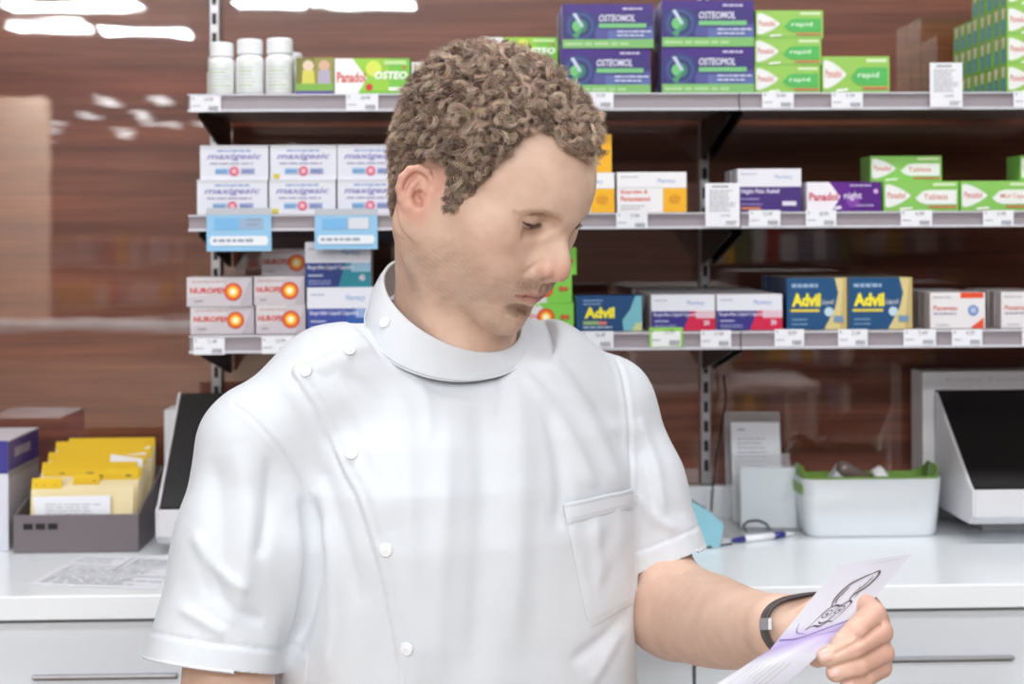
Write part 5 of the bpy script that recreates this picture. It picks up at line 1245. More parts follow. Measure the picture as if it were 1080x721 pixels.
hm = (HV[:, 2] > hz - 0.001) & notear & (HV[:, 2] > -0.06)
cand = np.nonzero(hm)[0]
# even out the density of the two grid spacings with a voxel pick
def pick(cand, cell, seed):
    r = np.random.RandomState(seed); c = r.permutation(cand); key = np.floor(HV[c] / cell).astype(int); _, i = np.unique(key, axis=0, return_index=True); return c[i]
def curls(roots, per, lenf, rc, turns, seed, m_=15, thick=0.00026):
    r = np.random.RandomState(seed); p = HV[roots]; n = HN[roots]; k = len(roots)
    up = smooth(0.03, 0.11, p[:, 2]); front = smooth(-0.02, -0.075, p[:, 1]) * smooth(0.06, 0.09, p[:, 2]); side = 1 - up
    L = lenf * (0.40 + 0.52 * up + 0.10 * front) * r.uniform(0.75, 1.2, k)
    edge = smooth(0.0, 0.014, p[:, 2] - hairz(p)[0]); L *= 0.45 + 0.55 * edge
    nape = smooth(0.0, -0.05, p[:, 2]) * smooth(0.02, 0.06, p[:, 1]); L *= 1 - 0.5 * nape
    burn = smooth(0.045, 0.01, p[:, 2]) * smooth(0.02, 0.0, p[:, 1]); L *= 1 - 0.45 * burn
    lean = np.stack([r.normal(0, 0.25, k), -0.25 - 0.8 * front + r.normal(0, 0.25, k), -0.65 * side - 0.25 * front + r.normal(0, 0.15, k)], 1)
    d = n + lean * 0.75; d /= np.linalg.norm(d, axis=1)[:, None]
    a = np.cross(d, r.normal(size=(k, 3))); a /= np.linalg.norm(a, axis=1)[:, None]; b = np.cross(d, a)
    t = np.linspace(0, 1, m_)[None, :]; ph = r.uniform(0, 6.28, k)[:, None]; tn = (turns * r.uniform(0.7, 1.3, k))[:, None] * r.choice([-1, 1], k)[:, None]
    R = (rc * r.uniform(0.7, 1.35, k) * np.clip(L / lenf, 0.3, 1.2))[:, None] * np.minimum(1, t * 3.0) * (1 - 0.15 * t)
    ang = ph + tn * 2 * PI * t
    G = p[:, None, :] + d[:, None, :] * (t * L[:, None] * (1 - 0.18 * t))[:, :, None] + a[:, None, :] * (R * np.cos(ang))[:, :, None] + b[:, None, :] * (R * np.sin(ang))[:, :, None]
    G[:, :, 2] -= 0.35 * (t ** 2) * L[:, None] * (0.3 + 0.5 * side[:, None])
    # children
    out = []; cl = []; rd = []
    ccol = r.uniform(0, 1, k) ** 1.2 * 0.95 + 0.15 * (0.5 + 0.5 * grad_noise(p, 90, 3)) + 0.12 * front
    for j in range(per):
        rt = r.normal(0, 0.0017, (k, 1, 3)); tp = r.normal(0, 0.0013, (k, 1, 3)); wv = r.normal(0, 0.0006, (k, m_, 3)); wv = (wv + np.roll(wv, 1, 1)) * 0.5 * t[:, :, None]
        out.append(G + rt * (1 - t[:, :, None]) + tp * t[:, :, None] * 1.2 + wv); cc = np.clip(ccol + r.normal(0, 0.14, k), 0, 1)[:, None]
        cl.append(lnp((122, 96, 84)) * (1 - cc) + lnp((246, 218, 194)) * cc); rd.append(np.tile(thick * np.array([1.0] * (m_ - 3) + [0.8, 0.55, 0.25]), (k, 1)))
    return np.concatenate(out), np.concatenate(rd), np.concatenate(cl)
roots1 = pick(cand, 0.0062, 1)
A1 = curls(roots1, 22, 0.035, 0.0054, 1.25, 2, thick=0.00021)
roots2 = pick(cand, 0.0036, 5)
A2 = curls(roots2, 4, 0.022, 0.0034, 1.0, 7, thick=0.00022)
HP_ = np.concatenate([A1[0], A2[0]]); HRd = np.concatenate([A1[1], A2[1]]); HC = np.concatenate([A1[2], A2[2]])
sh = HP_.shape; HPW = toworld(HP_.reshape(-1, 3)).reshape(sh)
strands('hair', HPW, HRd, HC, HAIRM, person)
# brows, lashes, stubble
def short_hairs(name, sel, n, length, dirf, col0, col1, seed, rad=0.00016, lift=0.35):
    r = np.random.RandomState(seed); idx = np.nonzero(sel)[0]
    if len(idx) == 0: return
    i = r.choice(idx, n); p = HV[i] + r.normal(0, 0.0005, (n, 3)) * np.array([1, 0.1, 1]); nn = HN[i]; p = p - nn * 0.0003
    d = dirf(p, r) ; d = d - nn * np.sum(d * nn, 1)[:, None]; d /= np.linalg.norm(d, axis=1)[:, None] + 1e-9; d = d + nn * lift
    t = np.linspace(0, 1, 4)[None, :, None]; L = length * r.uniform(0.6, 1.2, n)[:, None, None]
    pts = p[:, None] + d[:, None] * L * t - nn[:, None] * L * lift * 0.5 * t ** 2
    c = r.uniform(0, 1, n)[:, None]; cc = lnp(col0) * (1 - c) + lnp(col1) * c
    pw = toworld(pts.reshape(-1, 3)).reshape(pts.shape)
    strands(name, pw, np.tile(rad * np.array([1, 0.9, 0.6, 0.2]), (n, 1)), cc, HAIRM, person)
x, y, z = HV.T; z = z - DZ
for s in (-1, 1):
    bl = 0.0222 - 0.22 * (s * x - 0.014) + 0.0035 * np.clip(1 - ((s * x - 0.036) / 0.022) ** 2, 0, 1)
    sel = (s * x > 0.014) & (s * x < 0.056) & (np.abs(z - bl) < 0.0046 - 0.06 * np.clip(s * x - 0.035, 0, 1)) & (y < -0.05)
    short_hairs('eyebrow', sel, 260, 0.0054, lambda p, r, s=s: np.stack([s * np.ones(len(p)), 0 * p[:, 0], 0.05 + r.normal(0, 0.18, len(p))], 1), (176, 138, 110), (222, 186, 156), 20 + s, 0.00012)
nzk = 0.5 + 0.5 * grad_noise(HV, 260, 9)
mus = (np.abs(np.abs(x) - 0.015) < 0.0155) & (z > -0.0530) & (z < -0.0415) & (y < -0.078) & (np.abs(x) > 0.002)
gt = (np.abs(x) < 0.015) & (z > -0.086) & (z < -0.0725) & (y < -0.07)
jw = (z < -0.040) & (z > -0.113) & (y < 0.0) & (z < -0.040 - 0.45 * (y + 0.02)) & ~((np.abs(x) < 0.028) & (z > -0.073) & (z < -0.054))
short_hairs('moustache_stubble', mus, 430, 0.0024, lambda p, r: np.stack([np.sign(p[:, 0]) * 0.6, 0 * p[:, 0], -1 + r.normal(0, 0.3, len(p))], 1), (104, 76, 58), (176, 136, 104), 31, 0.00013)
short_hairs('goatee_stubble', gt, 220, 0.0026, lambda p, r: np.stack([r.normal(0, 0.3, len(p)), 0 * p[:, 0], -np.ones(len(p))], 1), (92, 66, 50), (160, 122, 92), 32, 0.00013)
short_hairs('jaw_stubble', jw, 5000, 0.0011, lambda p, r: np.stack([r.normal(0, 0.3, len(p)), 0.3 + 0 * p[:, 0], -np.ones(len(p))], 1), (112, 84, 66), (180, 142, 112), 33, 0.00010)
# lashes along the lid margins
pts = []
for s in (-1, 1):
    c = np.array(EC(s))
    for e, L in ((-20, 0.0050), (-41, 0.0022)):
        for k in range(70 if L > 0.004 else 36):
            xo = -0.0125 + 0.0250 * k / (69 if L > 0.004 else 35); rr = math.sqrt(max(0.0135 ** 2 - xo * xo * 0.64, 1e-8)); er = math.radians(e) + abs(xo) * 4.5 * (0.5 if e == -20 else -0.5)
            p = c + np.array([xo, -rr * math.cos(er), rr * math.sin(er)]); d = np.array([xo * 30, -1.0, -0.55 if e == -20 else -0.75]); d /= np.linalg.norm(d); up = np.array([0, -0.2, 0.5 if e == -20 else -0.1])
            t = np.linspace(0, 1, 5)[:, None]; pts.append(p + d * L * rng.uniform(0.75, 1.1) * t + up * 0.003 * t ** 2 + rng.normal(0, 0.0002, 3))
pts = np.array(pts); strands('eyelashes', toworld(pts.reshape(-1, 3)).reshape(pts.shape), np.tile(0.00022 * np.array([1, .9, .7, .5, .2]), (len(pts), 1)), np.tile(lnp((84, 58, 46)), (len(pts), 1)), HAIRM, person)

# ------------------------------------------------------------------ nails
NAIL = mat('finger_nail', (226, 184, 172), rough=0.25, coat=0.4)
for k, ang in (('i', 0.0), ('m', 0.0), ('r', 0.0), ('l', 0.0)):
    pts_ = FING[k]; tip = pts_[3]; ax = (pts_[3] - pts_[2]).normalized(); view = (CAMP - tip).normalized()
    up_ = (view - ax * view.dot(ax)).normalized(); up_ = (up_ + Vector((0, 0, 0.35 if k != 'l' else 0.1))).normalized(); up_ = (up_ - ax * up_.dot(ax)).normalized(); sd = ax.cross(up_); r = FRAD[k][3]
    vs = []; fs = []; nu, nv = 9, 9
    for i in range(nu):
        for j in range(nv):
            a = (i / (nu - 1) - 0.5) * 1.55; t = j / (nv - 1); wd = math.sqrt(max(0, 1 - (2 * t - 1) ** 4 * 0.55))
            rr = r + 0.00035 - 0.0016 * max(0, t - 0.6) - 0.0012 * max(0, 0.15 - t) * 6
            vs.append(np3(tip + ax * (-0.0045 + 0.0105 * t) + (up_ * math.cos(a * wd) + sd * math.sin(a * wd)) * (rr * (1 - 0.10 * t))))
    for i in range(nu - 1):
        for j in range(nv - 1): fs.append((i * nv + j, (i + 1) * nv + j, (i + 1) * nv + j + 1, i * nv + j + 1))
    o = npmesh('finger_nail', np.array(vs), np.array(fs), NAIL, person); md = o.modifiers.new('thick', 'SOLIDIFY'); md.thickness = 0.0008
# ------------------------------------------------------------------ tunic
def cloth_mat():
    m = bpy.data.materials.new('white_cotton_drill'); m.use_nodes = True; nt = m.node_tree; b = nt.nodes['Principled BSDF']; L = nt.links.new
    b.inputs['Roughness'].default_value = 0.72; b.inputs['Sheen Weight'].default_value = 0.25; b.inputs['Sheen Roughness'].default_value = 0.4
    tc = nt.nodes.new('ShaderNodeTexCoord'); n = nt.nodes.new('ShaderNodeTexNoise'); n.inputs['Scale'].default_value = 25; n.inputs['Detail'].default_value = 4
    mx = nt.nodes.new('ShaderNodeMix'); mx.data_type = 'RGBA'; mx.inputs['A'].default_value = rgb((211, 215, 221)); mx.inputs['B'].default_value = rgb((217, 221, 227))
    w = nt.nodes.new('ShaderNodeTexWave'); w.inputs['Scale'].default_value = 420; w.bands_direction = 'DIAGONAL'
    n3 = nt.nodes.new('ShaderNodeTexNoise'); n3.inputs['Scale'].default_value = 60; n3.inputs['Detail'].default_value = 5
    ad = nt.nodes.new('ShaderNodeMath'); ad.operation = 'MULTIPLY_ADD'; ad.inputs[1].default_value = 0.12
    bp = nt.nodes.new('ShaderNodeBump'); bp.inputs['Strength'].default_value = 0.22; bp.inputs['Distance'].default_value = 0.0016
    L(tc.outputs['Object'], n.inputs['Vector']); L(n.outputs['Fac'], mx.inputs['Factor']); L(mx.outputs['Result'], b.inputs['Base Color'])
    L(tc.outputs['Object'], w.inputs['Vector']); L(tc.outputs['Object'], n3.inputs['Vector']); L(w.outputs['Fac'], ad.inputs[0]); L(n3.outputs['Fac'], ad.inputs[2]); L(ad.outputs[0], bp.inputs['Height']); L(bp.outputs['Normal'], b.inputs['Normal'])
    return m
CLOTH = cloth_mat()
# --- collar rings
cL, cF, cR = P(405, 304, 1.372), P(497, 371, 1.338), P(548, 333, 1.435)
bL, bF, bR = P(388, 343, 1.366), P(492, 399, 1.322), P(560, 345, 1.440)
def ringpts(L, Fp, R, n=96, back=0.95):
    C = (L + R) / 2; ex = (R - L) / 2; ef = Fp - C; out = []
    for i in range(n):
        a = 2 * PI * i / n; sn = math.sin(a); out.append(np3(C + ex * math.cos(a) + ef * (sn if sn > 0 else sn * back)))
    return np.array(out), np3(C)
rt, cT = ringpts(cL, cF, cR); rb, cB = ringpts(bL, bF, bR)
nrm = np.cross(rb[24] - cB, rb[0] - cB); nrm /= np.linalg.norm(nrm); nrm = nrm if nrm[2] > 0 else -nrm
tl = [NB.x - 0.36, NB.y - 0.26, 0.86]; th_ = [NB.x + 0.30, NB.y + 0.26, NB.z + 0.05]
f = Field(np.arange(tl[0], th_[0], 0.0024), np.arange(tl[1], th_[1], 0.0024), axis((0.84, 1.03, 0.006), (1.03, th_[2], 0.0024)))
zs_ = [0.80, 0.90, 1.00, 1.08, 1.16, 1.22, 1.27, 1.31, 1.345, 1.375, 1.40]
loft(f, zs_, [ctr(z) for z in zs_], [0.195, 0.190, 0.185, 0.182, 0.182, 0.182, 0.178, 0.165, 0.135, 0.095, 0.06], [0.135, 0.132, 0.128, 0.126, 0.126, 0.124, 0.115, 0.100, 0.078, 0.054, 0.04], 0.01)
up_ = Vector((0, 0, 1))
f.chain([P(466, 372, 1.400), P(352, 410, 1.350), P(283, 462, 1.325)], [0.046, 0.056, 0.056], 0.03)
f.chain([P(490, 372, 1.405), P(570, 398, 1.440), P(630, 428, 1.475)], [0.044, 0.052, 0.052], 0.03)
# right sleeve (near), then left sleeve
hr = P(222, 700, 1.272); dr = (hr - Rs).normalized(); hrx = hr + dr * 0.03
f.chain([Rs + Vector((0.004, 0, 0.004)), Rs.lerp(hr, 0.45) + Vector((0.008, 0, 0)), hrx], [0.054, 0.0565, 0.0600], 0.022)
hl = P(695, 591, 1.468); dl = (hl - Ls).normalized(); hlx = hl + dl * 0.03
f.chain([Ls, Ls.lerp(hl, 0.5), hlx], [0.052, 0.0500, 0.0500], 0.022)
def carve(X, Y, Z):
    h = (X - cB[0]) * nrm[0] + (Y - cB[1]) * nrm[1] + (Z - cB[2]) * nrm[2]
    r2 = (X - cB[0]) ** 2 + (Y - cB[1]) ** 2 + (Z - cB[2]) ** 2 - h * h
    return np.maximum(-(h - 0.001), np.sqrt(np.maximum(r2, 0)) - 0.105)
f.op(carve, cB - 0.12, cB + 0.12, 0.006, 's')
TV, TQ = f.nets(); del f
TV = relax(TV, TQ, 3, 0.5)

def seg_dist(px, py, poly):
    """distance to a pixel polyline, signed side, parameter"""
    best = np.full(len(px), 1e9); sg = np.zeros(len(px)); tt = np.zeros(len(px)); n = len(poly) - 1
    for i in range(n):
        ax, ay = poly[i]; bx, by = poly[i + 1]; dx, dy = bx - ax, by - ay; L2 = dx * dx + dy * dy
        t = np.clip(((px - ax) * dx + (py - ay) * dy) / L2, 0, 1); ex, ey = px - ax - dx * t, py - ay - dy * t; d = np.sqrt(ex * ex + ey * ey)
        m = d < best; best = np.where(m, d, best); sg = np.where(m, np.sign(dx * ey - dy * ex), sg); tt = np.where(m, (i + t) / n, tt)
    return best, sg, tt
def spl(poly, n=6):
    """Catmull-Rom through pixel points"""
    P_ = [poly[0]] + list(poly) + [poly[-1]]; out = []
    for i in range(1, len(P_) - 2):
        for k in range(n):
            t = k / n; q = []
            for c in (0, 1):
                a, b, d, e = P_[i - 1][c], P_[i][c], P_[i + 1][c], P_[i + 2][c]
                q.append(0.5 * ((2 * b) + (-a + d) * t + (2 * a - 5 * b + 4 * d - e) * t * t + (-a + 3 * b - 3 * d + e) * t ** 3))
            out.append(tuple(q))
    out.append(poly[-1]); return out
FLAP = spl([(386, 346), (350, 364), (309, 386), (316, 405), (332, 430), (347, 462), (362, 497), (378, 528), (398, 592), (410, 647), (419, 700), (424, 760)])
SLV_R = spl([(246, 426), (266, 441), (284, 460), (300, 478), (313, 497), (324, 522)])
SLV_L = spl([(645, 371), (655, 392), (661, 420), (665, 460), (665, 505), (663, 530)])
# (polyline, half width px, height m): raised folds > 0, hollows < 0
FOLDS = [
    ([(324, 520), (333, 565), (334, 600), (322, 650), (300, 700)], 9, -0.0060), ([(338, 545), (350, 600), (352, 660), (345, 720)], 12, 0.0030),
    ([(300, 500), (312, 560), (310, 620), (292, 690)], 14, 0.0035),
    ([(420, 400), (428, 470), (432, 560), (440, 660), (446, 721)], 13, 0.0018), ([(505, 420), (512, 500), (508, 600), (500, 721)], 16, -0.0025), ([(540, 400), (548, 480), (545, 580), (540, 700)], 16, 0.0026),
    ([(575, 420), (592, 500), (590, 560)], 10, -0.0022), ([(470, 430), (470, 520), (462, 640), (460, 721)], 14, 0.0020),
    ([(560, 370), (590, 400), (620, 440), (645, 490), (662, 530)], 10, 0.0028), ([(585, 365), (612, 395), (640, 440), (658, 480)], 8, -0.0024), ([(545, 390), (580, 430), (610, 480), (625, 515)], 9, 0.0018),
    ([(250, 470), (262, 540), (258, 600), (246, 660)], 14, 0.0026), ([(225, 480), (232, 560), (222, 640)], 12, -0.0022), ([(285, 480), (282, 540), (272, 590)], 9, -0.0025), ([(205, 560), (228, 600), (262, 625)], 8, 0.0020),
    ([(215, 600), (244, 640), (280, 655)], 8, -0.0018), ([(190, 640), (215, 655), (240, 670)], 7, 0.0015),
    ([(672, 440), (690, 490), (700, 545)], 8, 0.0022), ([(690, 500), (705, 530), (722, 545)], 7, -0.0006), ([(668, 520), (690, 545), (715, 560)], 6, 0.0018), ([(672, 470), (684, 500), (692, 540)], 7, -0.0009),
    ([(330, 470), (348, 520), (366, 580), (380, 640)], 10, -0.0018), ([(345, 400), (380, 440), (400, 500), (412, 560)], 13, 0.0018), ([(360, 390), (400, 420), (425, 460)], 9, -0.0014), ([(300, 400), (330, 450), (340, 500)], 10, 0.0018),
    ([(668, 640), (640, 670), (600, 700)], 8, -0.0018), ([(660, 660), (640, 690), (620, 721)], 8, 0.0018),
    ([(430, 390), (450, 420), (452, 470)], 8, 0.0014), ([(520, 385), (530, 410), (526, 450)], 7, -0.0013),
]
TN = vnormals(TV, TQ); px, py, dp = proj(TV)
face = np.clip(-(TN @ np3(FW)) * 1.5, 0, 1)
# which surface: sleeves versus body by distance to arm axes
def axd(V, a, b):
    a = np3(a); b = np3(b); ab = b - a; t = np.clip(((V - a) @ ab) / (ab @ ab), 0, 1); return np.linalg.norm(V - a - t[:, None] * ab, axis=1)
disp = np.zeros(len(TV))
for poly, wd, amp in FOLDS:
    d, s, t = seg_dist(px, py, spl(poly)); fade = np.minimum(1, np.minimum(t, 1 - t) * 5 + 0.12)
    disp += 1.7 * amp * np.exp(-(d / (wd * 0.9)) ** 2) * fade * face
d, s, t = seg_dist(px, py, FLAP); inside = (s * 1.0)   # which side the flap lies
ref = seg_dist(np.array([500.0]), np.array([560.0]), FLAP)[1][0]
sgn = d * (s * ref)
disp += 0.0027 * smooth(-1.6, 1.6, sgn) * (sgn < 30) * face * (1 - smooth(14, 30, sgn)) * (d < 60)
disp -= 0.0017 * np.exp(-((sgn + 1.2) / 1.8) ** 2) * face
disp -= 0.0011 * np.exp(-((sgn - 9) / 2.2) ** 2) * face * (0.6 + 0.4 * np.sin(t * 130)) 
for sv in (SLV_R, SLV_L):
    d, s, t = seg_dist(px, py, sv); disp -= 0.0017 * np.exp(-(d / 2.0) ** 2) * face; disp += 0.0009 * np.exp(-((d - 4) / 3) ** 2) * face
disp += 0.0022 * grad_noise(TV, 22, 3) + 0.0011 * grad_noise(TV * np.array([1, 1, 0.45]), 60, 4) + 0.0003 * grad_noise(TV, 150, 12)
# hem stitching lines of the sleeves
for (a, dd) in ((hr, dr), (hl, dl)):
    h = (TV - np3(a)) @ np3(dd); near = axd(TV, Rs if a is hr else Ls, hr if a is hr else hl) < (0.085 if a is hr else 0.062)
    disp += near * (-0.0010 * np.exp(-((h + 0.021) / 0.0016) ** 2) + 0.0008 * smooth(-0.021, -0.018, h) + 0.0004 * np.exp(-((h + 0.021) / 0.004) ** 2) * grad_noise(TV, 700, 8))
TV0 = TV.copy(); TV = TV + TN * disp[:, None]
# cut the neck hole: verts above the seam plane close to the neck
hgt = (TV - cB) @ nrm; rad_ = np.linalg.norm((TV - cB) - hgt[:, None] * nrm, axis=1)
cut = (hgt > -0.002) & (rad_ < 0.066)
# hems
tcx = np.array([ctr(1.1)]); tq = (np.abs((TV0[:, :2] - tcx) @ np3(TX)[:2]) / 0.182) ** 2.3 + (np.abs((TV0[:, :2] - tcx) @ np3(TF)[:2]) / 0.126) ** 2.3
for (a, dd, S) in ((hr, dr, Rs), (hl, dl, Ls)):
    h = (TV - np3(a)) @ np3(dd); ds = axd(TV0, S, a + dd * 0.03) - (0.058 if a is hr else 0.0500); dt = (tq ** (1 / 2.3) - 1) * 0.14; near = (ds < 0.024) & (ds < dt + 0.006)
    over = near & (h > 0) 
    cut |= over & (h > 0.0068)
    TV = np.where((over & (h <= 0.0068))[:, None], TV - h[:, None] * np3(dd), TV)
cut |= TV[:, 2] < 0.862
kq = (~cut[TQ]).all(1); TQk = TQ[kq]
tunic = npmesh('tunic', TV, TQk, CLOTH, person)
bm = bmesh.new(); bm.from_mesh(tunic.data); bmesh.ops.delete(bm, geom=[v for v in bm.verts if not v.link_faces], context='VERTS'); bm.to_mesh(tunic.data); bm.free()
md = tunic.modifiers.new('thick', 'SOLIDIFY'); md.thickness = 0.0022; md.offset = -1
tunic_bvh = BVHTree.FromPolygons([tuple(v) for v in TV], [tuple(q) for q in TQk.tolist()])
def hit(px, py):
    d = (P(px, py, 1) - CAMP).normalized(); loc, n, i, dist = tunic_bvh.ray_cast(CAMP, d)
    if loc is None: return None, None
    if n.dot(d) > 0: n = -n
    return loc, n
# --- collar band
def band(ra, rb_, off=0.0, rows=8, t0=0.0, t1=1.0, bulge=0.003):
    n = len(ra); V = []
    for j in range(rows + 1):
        t = t0 + (t1 - t0) * j / rows; row = rb_ * (1 - t) + ra * t; c = (cB * (1 - t) + cT * t); out = row - c; out /= np.linalg.norm(out, axis=1)[:, None]
        V.append(row + out * (off + bulge * math.sin(PI * t)))
    return np.array(V)
rows = band(rt, rb, 0.0015, 10, -0.12, 1.0); inner = band(rt, rb, -0.0022, 10, -0.12, 1.0)[::-1]
edge = (rows[-1] + inner[0]) / 2; edge = edge + nrm * 0.0010
G = np.concatenate([rows, edge[None], inner]); nr, n = G.shape[:2]
q = [(j * n + i, j * n + (i + 1) % n, (j + 1) * n + (i + 1) % n, (j + 1) * n + i) for j in range(nr - 1) for i in range(n)]
collar = npmesh('collar', G.reshape(-1, 3), np.array(q), CLOTH, tunic)
collar.location = (0, 0, 0)
tunic_off = np3(tunic.location)
def sub_np(name, V, Q, matl, parent=None):
    """child of the tunic, vertices given in world coordinates"""
    o = npmesh(name, V, Q, matl); o.parent = tunic; o.location = -(person.location + tunic.location); return o
collar.location = -(person.location + tunic.location)
# seam cord under the collar
r0 = band(rt, rb, 0.0028, 1, 0.0, 0.1, 0)[0]
mb = MB(); mb.tube([Vector(p) for p in r0] + [Vector(r0[0])], 0.0008, CLOTH, 6)
sub = sub_np('collar_seam', np.array(mb.v), np.array([f_ for f_ in mb.f if len(f_) == 4]), CLOTH)
# --- snap buttons
BTN = mat('white_snap_button', (240, 242, 246), rough=0.22, coat=0.5, var=0.01)
def button(px, py, onband=None):
    if onband is None: loc, n = hit(px, py)
    else: loc, n = onband
    if loc is None: return
    u = n.orthogonal().normalized(); v = n.cross(u); vs = []; fs = []; k = 22; prof = [(0.0056, 0.0), (0.0059, 0.0012), (0.0053, 0.0019), (0.0042, 0.0016), (0.0034, 0.0017), (0.0018, 0.0021), (0.0004, 0.0022)]
    for r, h in prof:
        for i in range(k): a = 2 * PI * i / k; vs.append(np3(loc + (u * math.cos(a) + v * math.sin(a)) * r + n * h))
    for j in range(len(prof) - 1):
        for i in range(k): fs.append((j * k + i, j * k + (i + 1) % k, (j + 1) * k + (i + 1) % k, (j + 1) * k + i))
    sub_np('snap_button', np.array(vs), np.array(fs), BTN)
cb_bvh = BVHTree.FromPolygons([tuple(v) for v in G.reshape(-1, 3)], q)
d = (P(406, 340, 1) - CAMP).normalized(); loc, n_, i_, ds = cb_bvh.ray_cast(CAMP, d)
if loc is not None: button(0, 0, (loc, n_ if n_.dot(d) < 0 else -n_))
for b in ((368, 369), (323, 391), (371, 478), (407, 580), (429, 684)): button(*b)
# --- chest pocket: cloth patch laid on the tunic
def patch(quad, nu, nv, lift, name, edge_=0.002, shape=None, matl=CLOTH):
    """quad px: tl, tr, br, bl"""
    V = []; ok = True
    for j in range(nv + 1):
        for i in range(nu + 1):
            u, v = i / nu, j / nv
            x_ = (1 - u) * (1 - v) * quad[0][0] + u * (1 - v) * quad[1][0] + u * v * quad[2][0] + (1 - u) * v * quad[3][0]
            y_ = (1 - u) * (1 - v) * quad[0][1] + u * (1 - v) * quad[1][1] + u * v * quad[2][1] + (1 - u) * v * quad[3][1]
            loc, nn = hit(x_, y_)
            if loc is None: loc, nn = hit(x_ - 5, y_)
            if loc is None: return None
            e = min(u, 1 - u, v, 1 - v); l = lift * (1 if e > 0 else 0.15)
            if shape: l += shape(u, v)
            V.append(np3(loc + nn * l))
    Q_ = [(j * (nu + 1) + i, (j + 1) * (nu + 1) + i, (j + 1) * (nu + 1) + i + 1, j * (nu + 1) + i + 1) for j in range(nv) for i in range(nu)]
    return sub_np(name, np.array(V), np.array(Q_), matl)
def pk(u, v):
    s = 0
    s += -0.0010 * math.exp(-((v - 0.965) / 0.02) ** 2) - 0.0010 * math.exp(-((u - 0.045) / 0.02) ** 2)
    s += 0.0012 * math.sin(14 * u + 9 * v) * math.sin(11 * v - 4 * u) * math.sin(PI * u) * math.sin(PI * v)
    s += 0.0022 * math.exp(-((u - 0.45 + 0.2 * v) / 0.10) ** 2) * math.sin(PI * v) + 0.0018 * math.exp(-((u - 0.75 - 0.1 * v) / 0.08) ** 2) * (1 - v)
    return s
patch([(594, 533), (665, 517), (669, 636), (621, 664)], 34, 50, 0.0020, 'chest_pocket', shape=pk)
def pkt(u, v): return 0.0016 - 0.0012 * math.exp(-((v - 0.86) / 0.07) ** 2) + (0.0012 if v < 0.12 else 0)
patch([(593, 531), (665, 515), (666, 536), (598, 553)], 34, 12, 0.0026, 'pocket_band', shape=pkt)
# --- trousers and shoes (below the frame, so that he stands on the floor)
TRO = mat('charcoal_trousers', (52, 52, 58), rough=0.8, var=0.1); SHO = mat('black_shoes', (24, 22, 22), rough=0.35, coat=0.3)
f = Field(*grid_for([NB.x - 0.24, NB.y - 0.24, 0.03], [NB.x + 0.24, NB.y + 0.26, 0.97], 0.010))
hc = NB + TF * 0.0; 
loft(f, [0.80, 0.88, 0.96], [(hc.x, hc.y)] * 3, [0.165, 0.165, 0.155], [0.115, 0.112, 0.105], 0.01)
for s in (-1, 1):
    h0 = Vector((hc.x, hc.y, 0.84)) + TX * s * 0.085; k0 = Vector((hc.x, hc.y, 0.47)) + TX * s * 0.09 + TF * 0.01; a0 = Vector((hc.x, hc.y, 0.09)) + TX * s * 0.095
    f.chain([h0, k0, a0], [0.088, 0.066, 0.055], 0.02)
V, Q = f.nets(); npmesh('trousers', V, Q, TRO, person)
for s in (-1, 1):
    a0 = Vector((hc.x, hc.y, 0.0)) + TX * s * 0.095
    f = Field(*grid_for([a0.x - 0.2, a0.y - 0.24, 0.001], [a0.x + 0.2, a0.y + 0.14, 0.14], 0.006))
    f.chain([a0 - TF * 0.05 + up_ * 0.040, a0 + TF * 0.08 + up_ * 0.036, a0 + TF * 0.16 + up_ * 0.030], [0.038, 0.042, 0.028], 0.01); f.cap(a0 + up_ * 0.05, a0 + up_ * 0.11, 0.040, 0.042, 0.02)
    V, Q = f.nets(); npmesh('shoe', V, Q, SHO, person)
# ------------------------------------------------------------------ wrist band
wc = P(838, 661, 1.170); wa = (P(822, 661, 1.185) - P(784, 662, 1.275)).normalized()
BAND = mat('dark_rubber_strap', (72, 64, 66), rough=0.45, var=0.08)
body_bvh = BVHTree.FromPolygons([tuple(v) for v in arms[0][0]], [tuple(q_) for q_ in arms[0][1].tolist()])
wu = Vector((0, 0, 1)); wu = (wu - wa * wu.dot(wa)).normalized(); wv = wa.cross(wu)
def wristpt(a, t, off):
    d = wu * math.cos(a) + wv * math.sin(a); o = wc + wa * t; loc, nn, i, ds = body_bvh.ray_cast(o + d * 0.06, -d, 0.06)
    return (loc if loc is not None else o + d * 0.027) + d * off
N = 64; W_ = []
for j in range(9):
    t = -0.0105 + 0.021 * j / 8
    W_.append([np3(wristpt(2 * PI * i / N, 0, 0.0020 if 0 < j < 8 else 0.0012) + wa * t) for i in range(N)])
for j in range(8, -1, -1):
    t = -0.0105 + 0.021 * j / 8; W_.append([np3(wristpt(2 * PI * i / N, 0, -0.001) + wa * t) for i in range(N)])
W_ = np.array(W_); q = [(j * N + i, j * N + (i + 1) % N, ((j + 1) % 18) * N + (i + 1) % N, ((j + 1) % 18) * N + i) for j in range(18) for i in range(N)]
strap = npmesh('wrist_strap', W_.reshape(-1, 3), np.array(q), BAND, person)
def on_strap(pxl, pyl):
    dd = (P(pxl, pyl, 1) - CAMP).normalized(); b = BVHTree.FromPolygons([tuple(v) for v in W_.reshape(-1, 3)], q); return b.ray_cast(CAMP, dd)
loc, nn, _, _ = on_strap(808, 658); print('STRAP', loc)
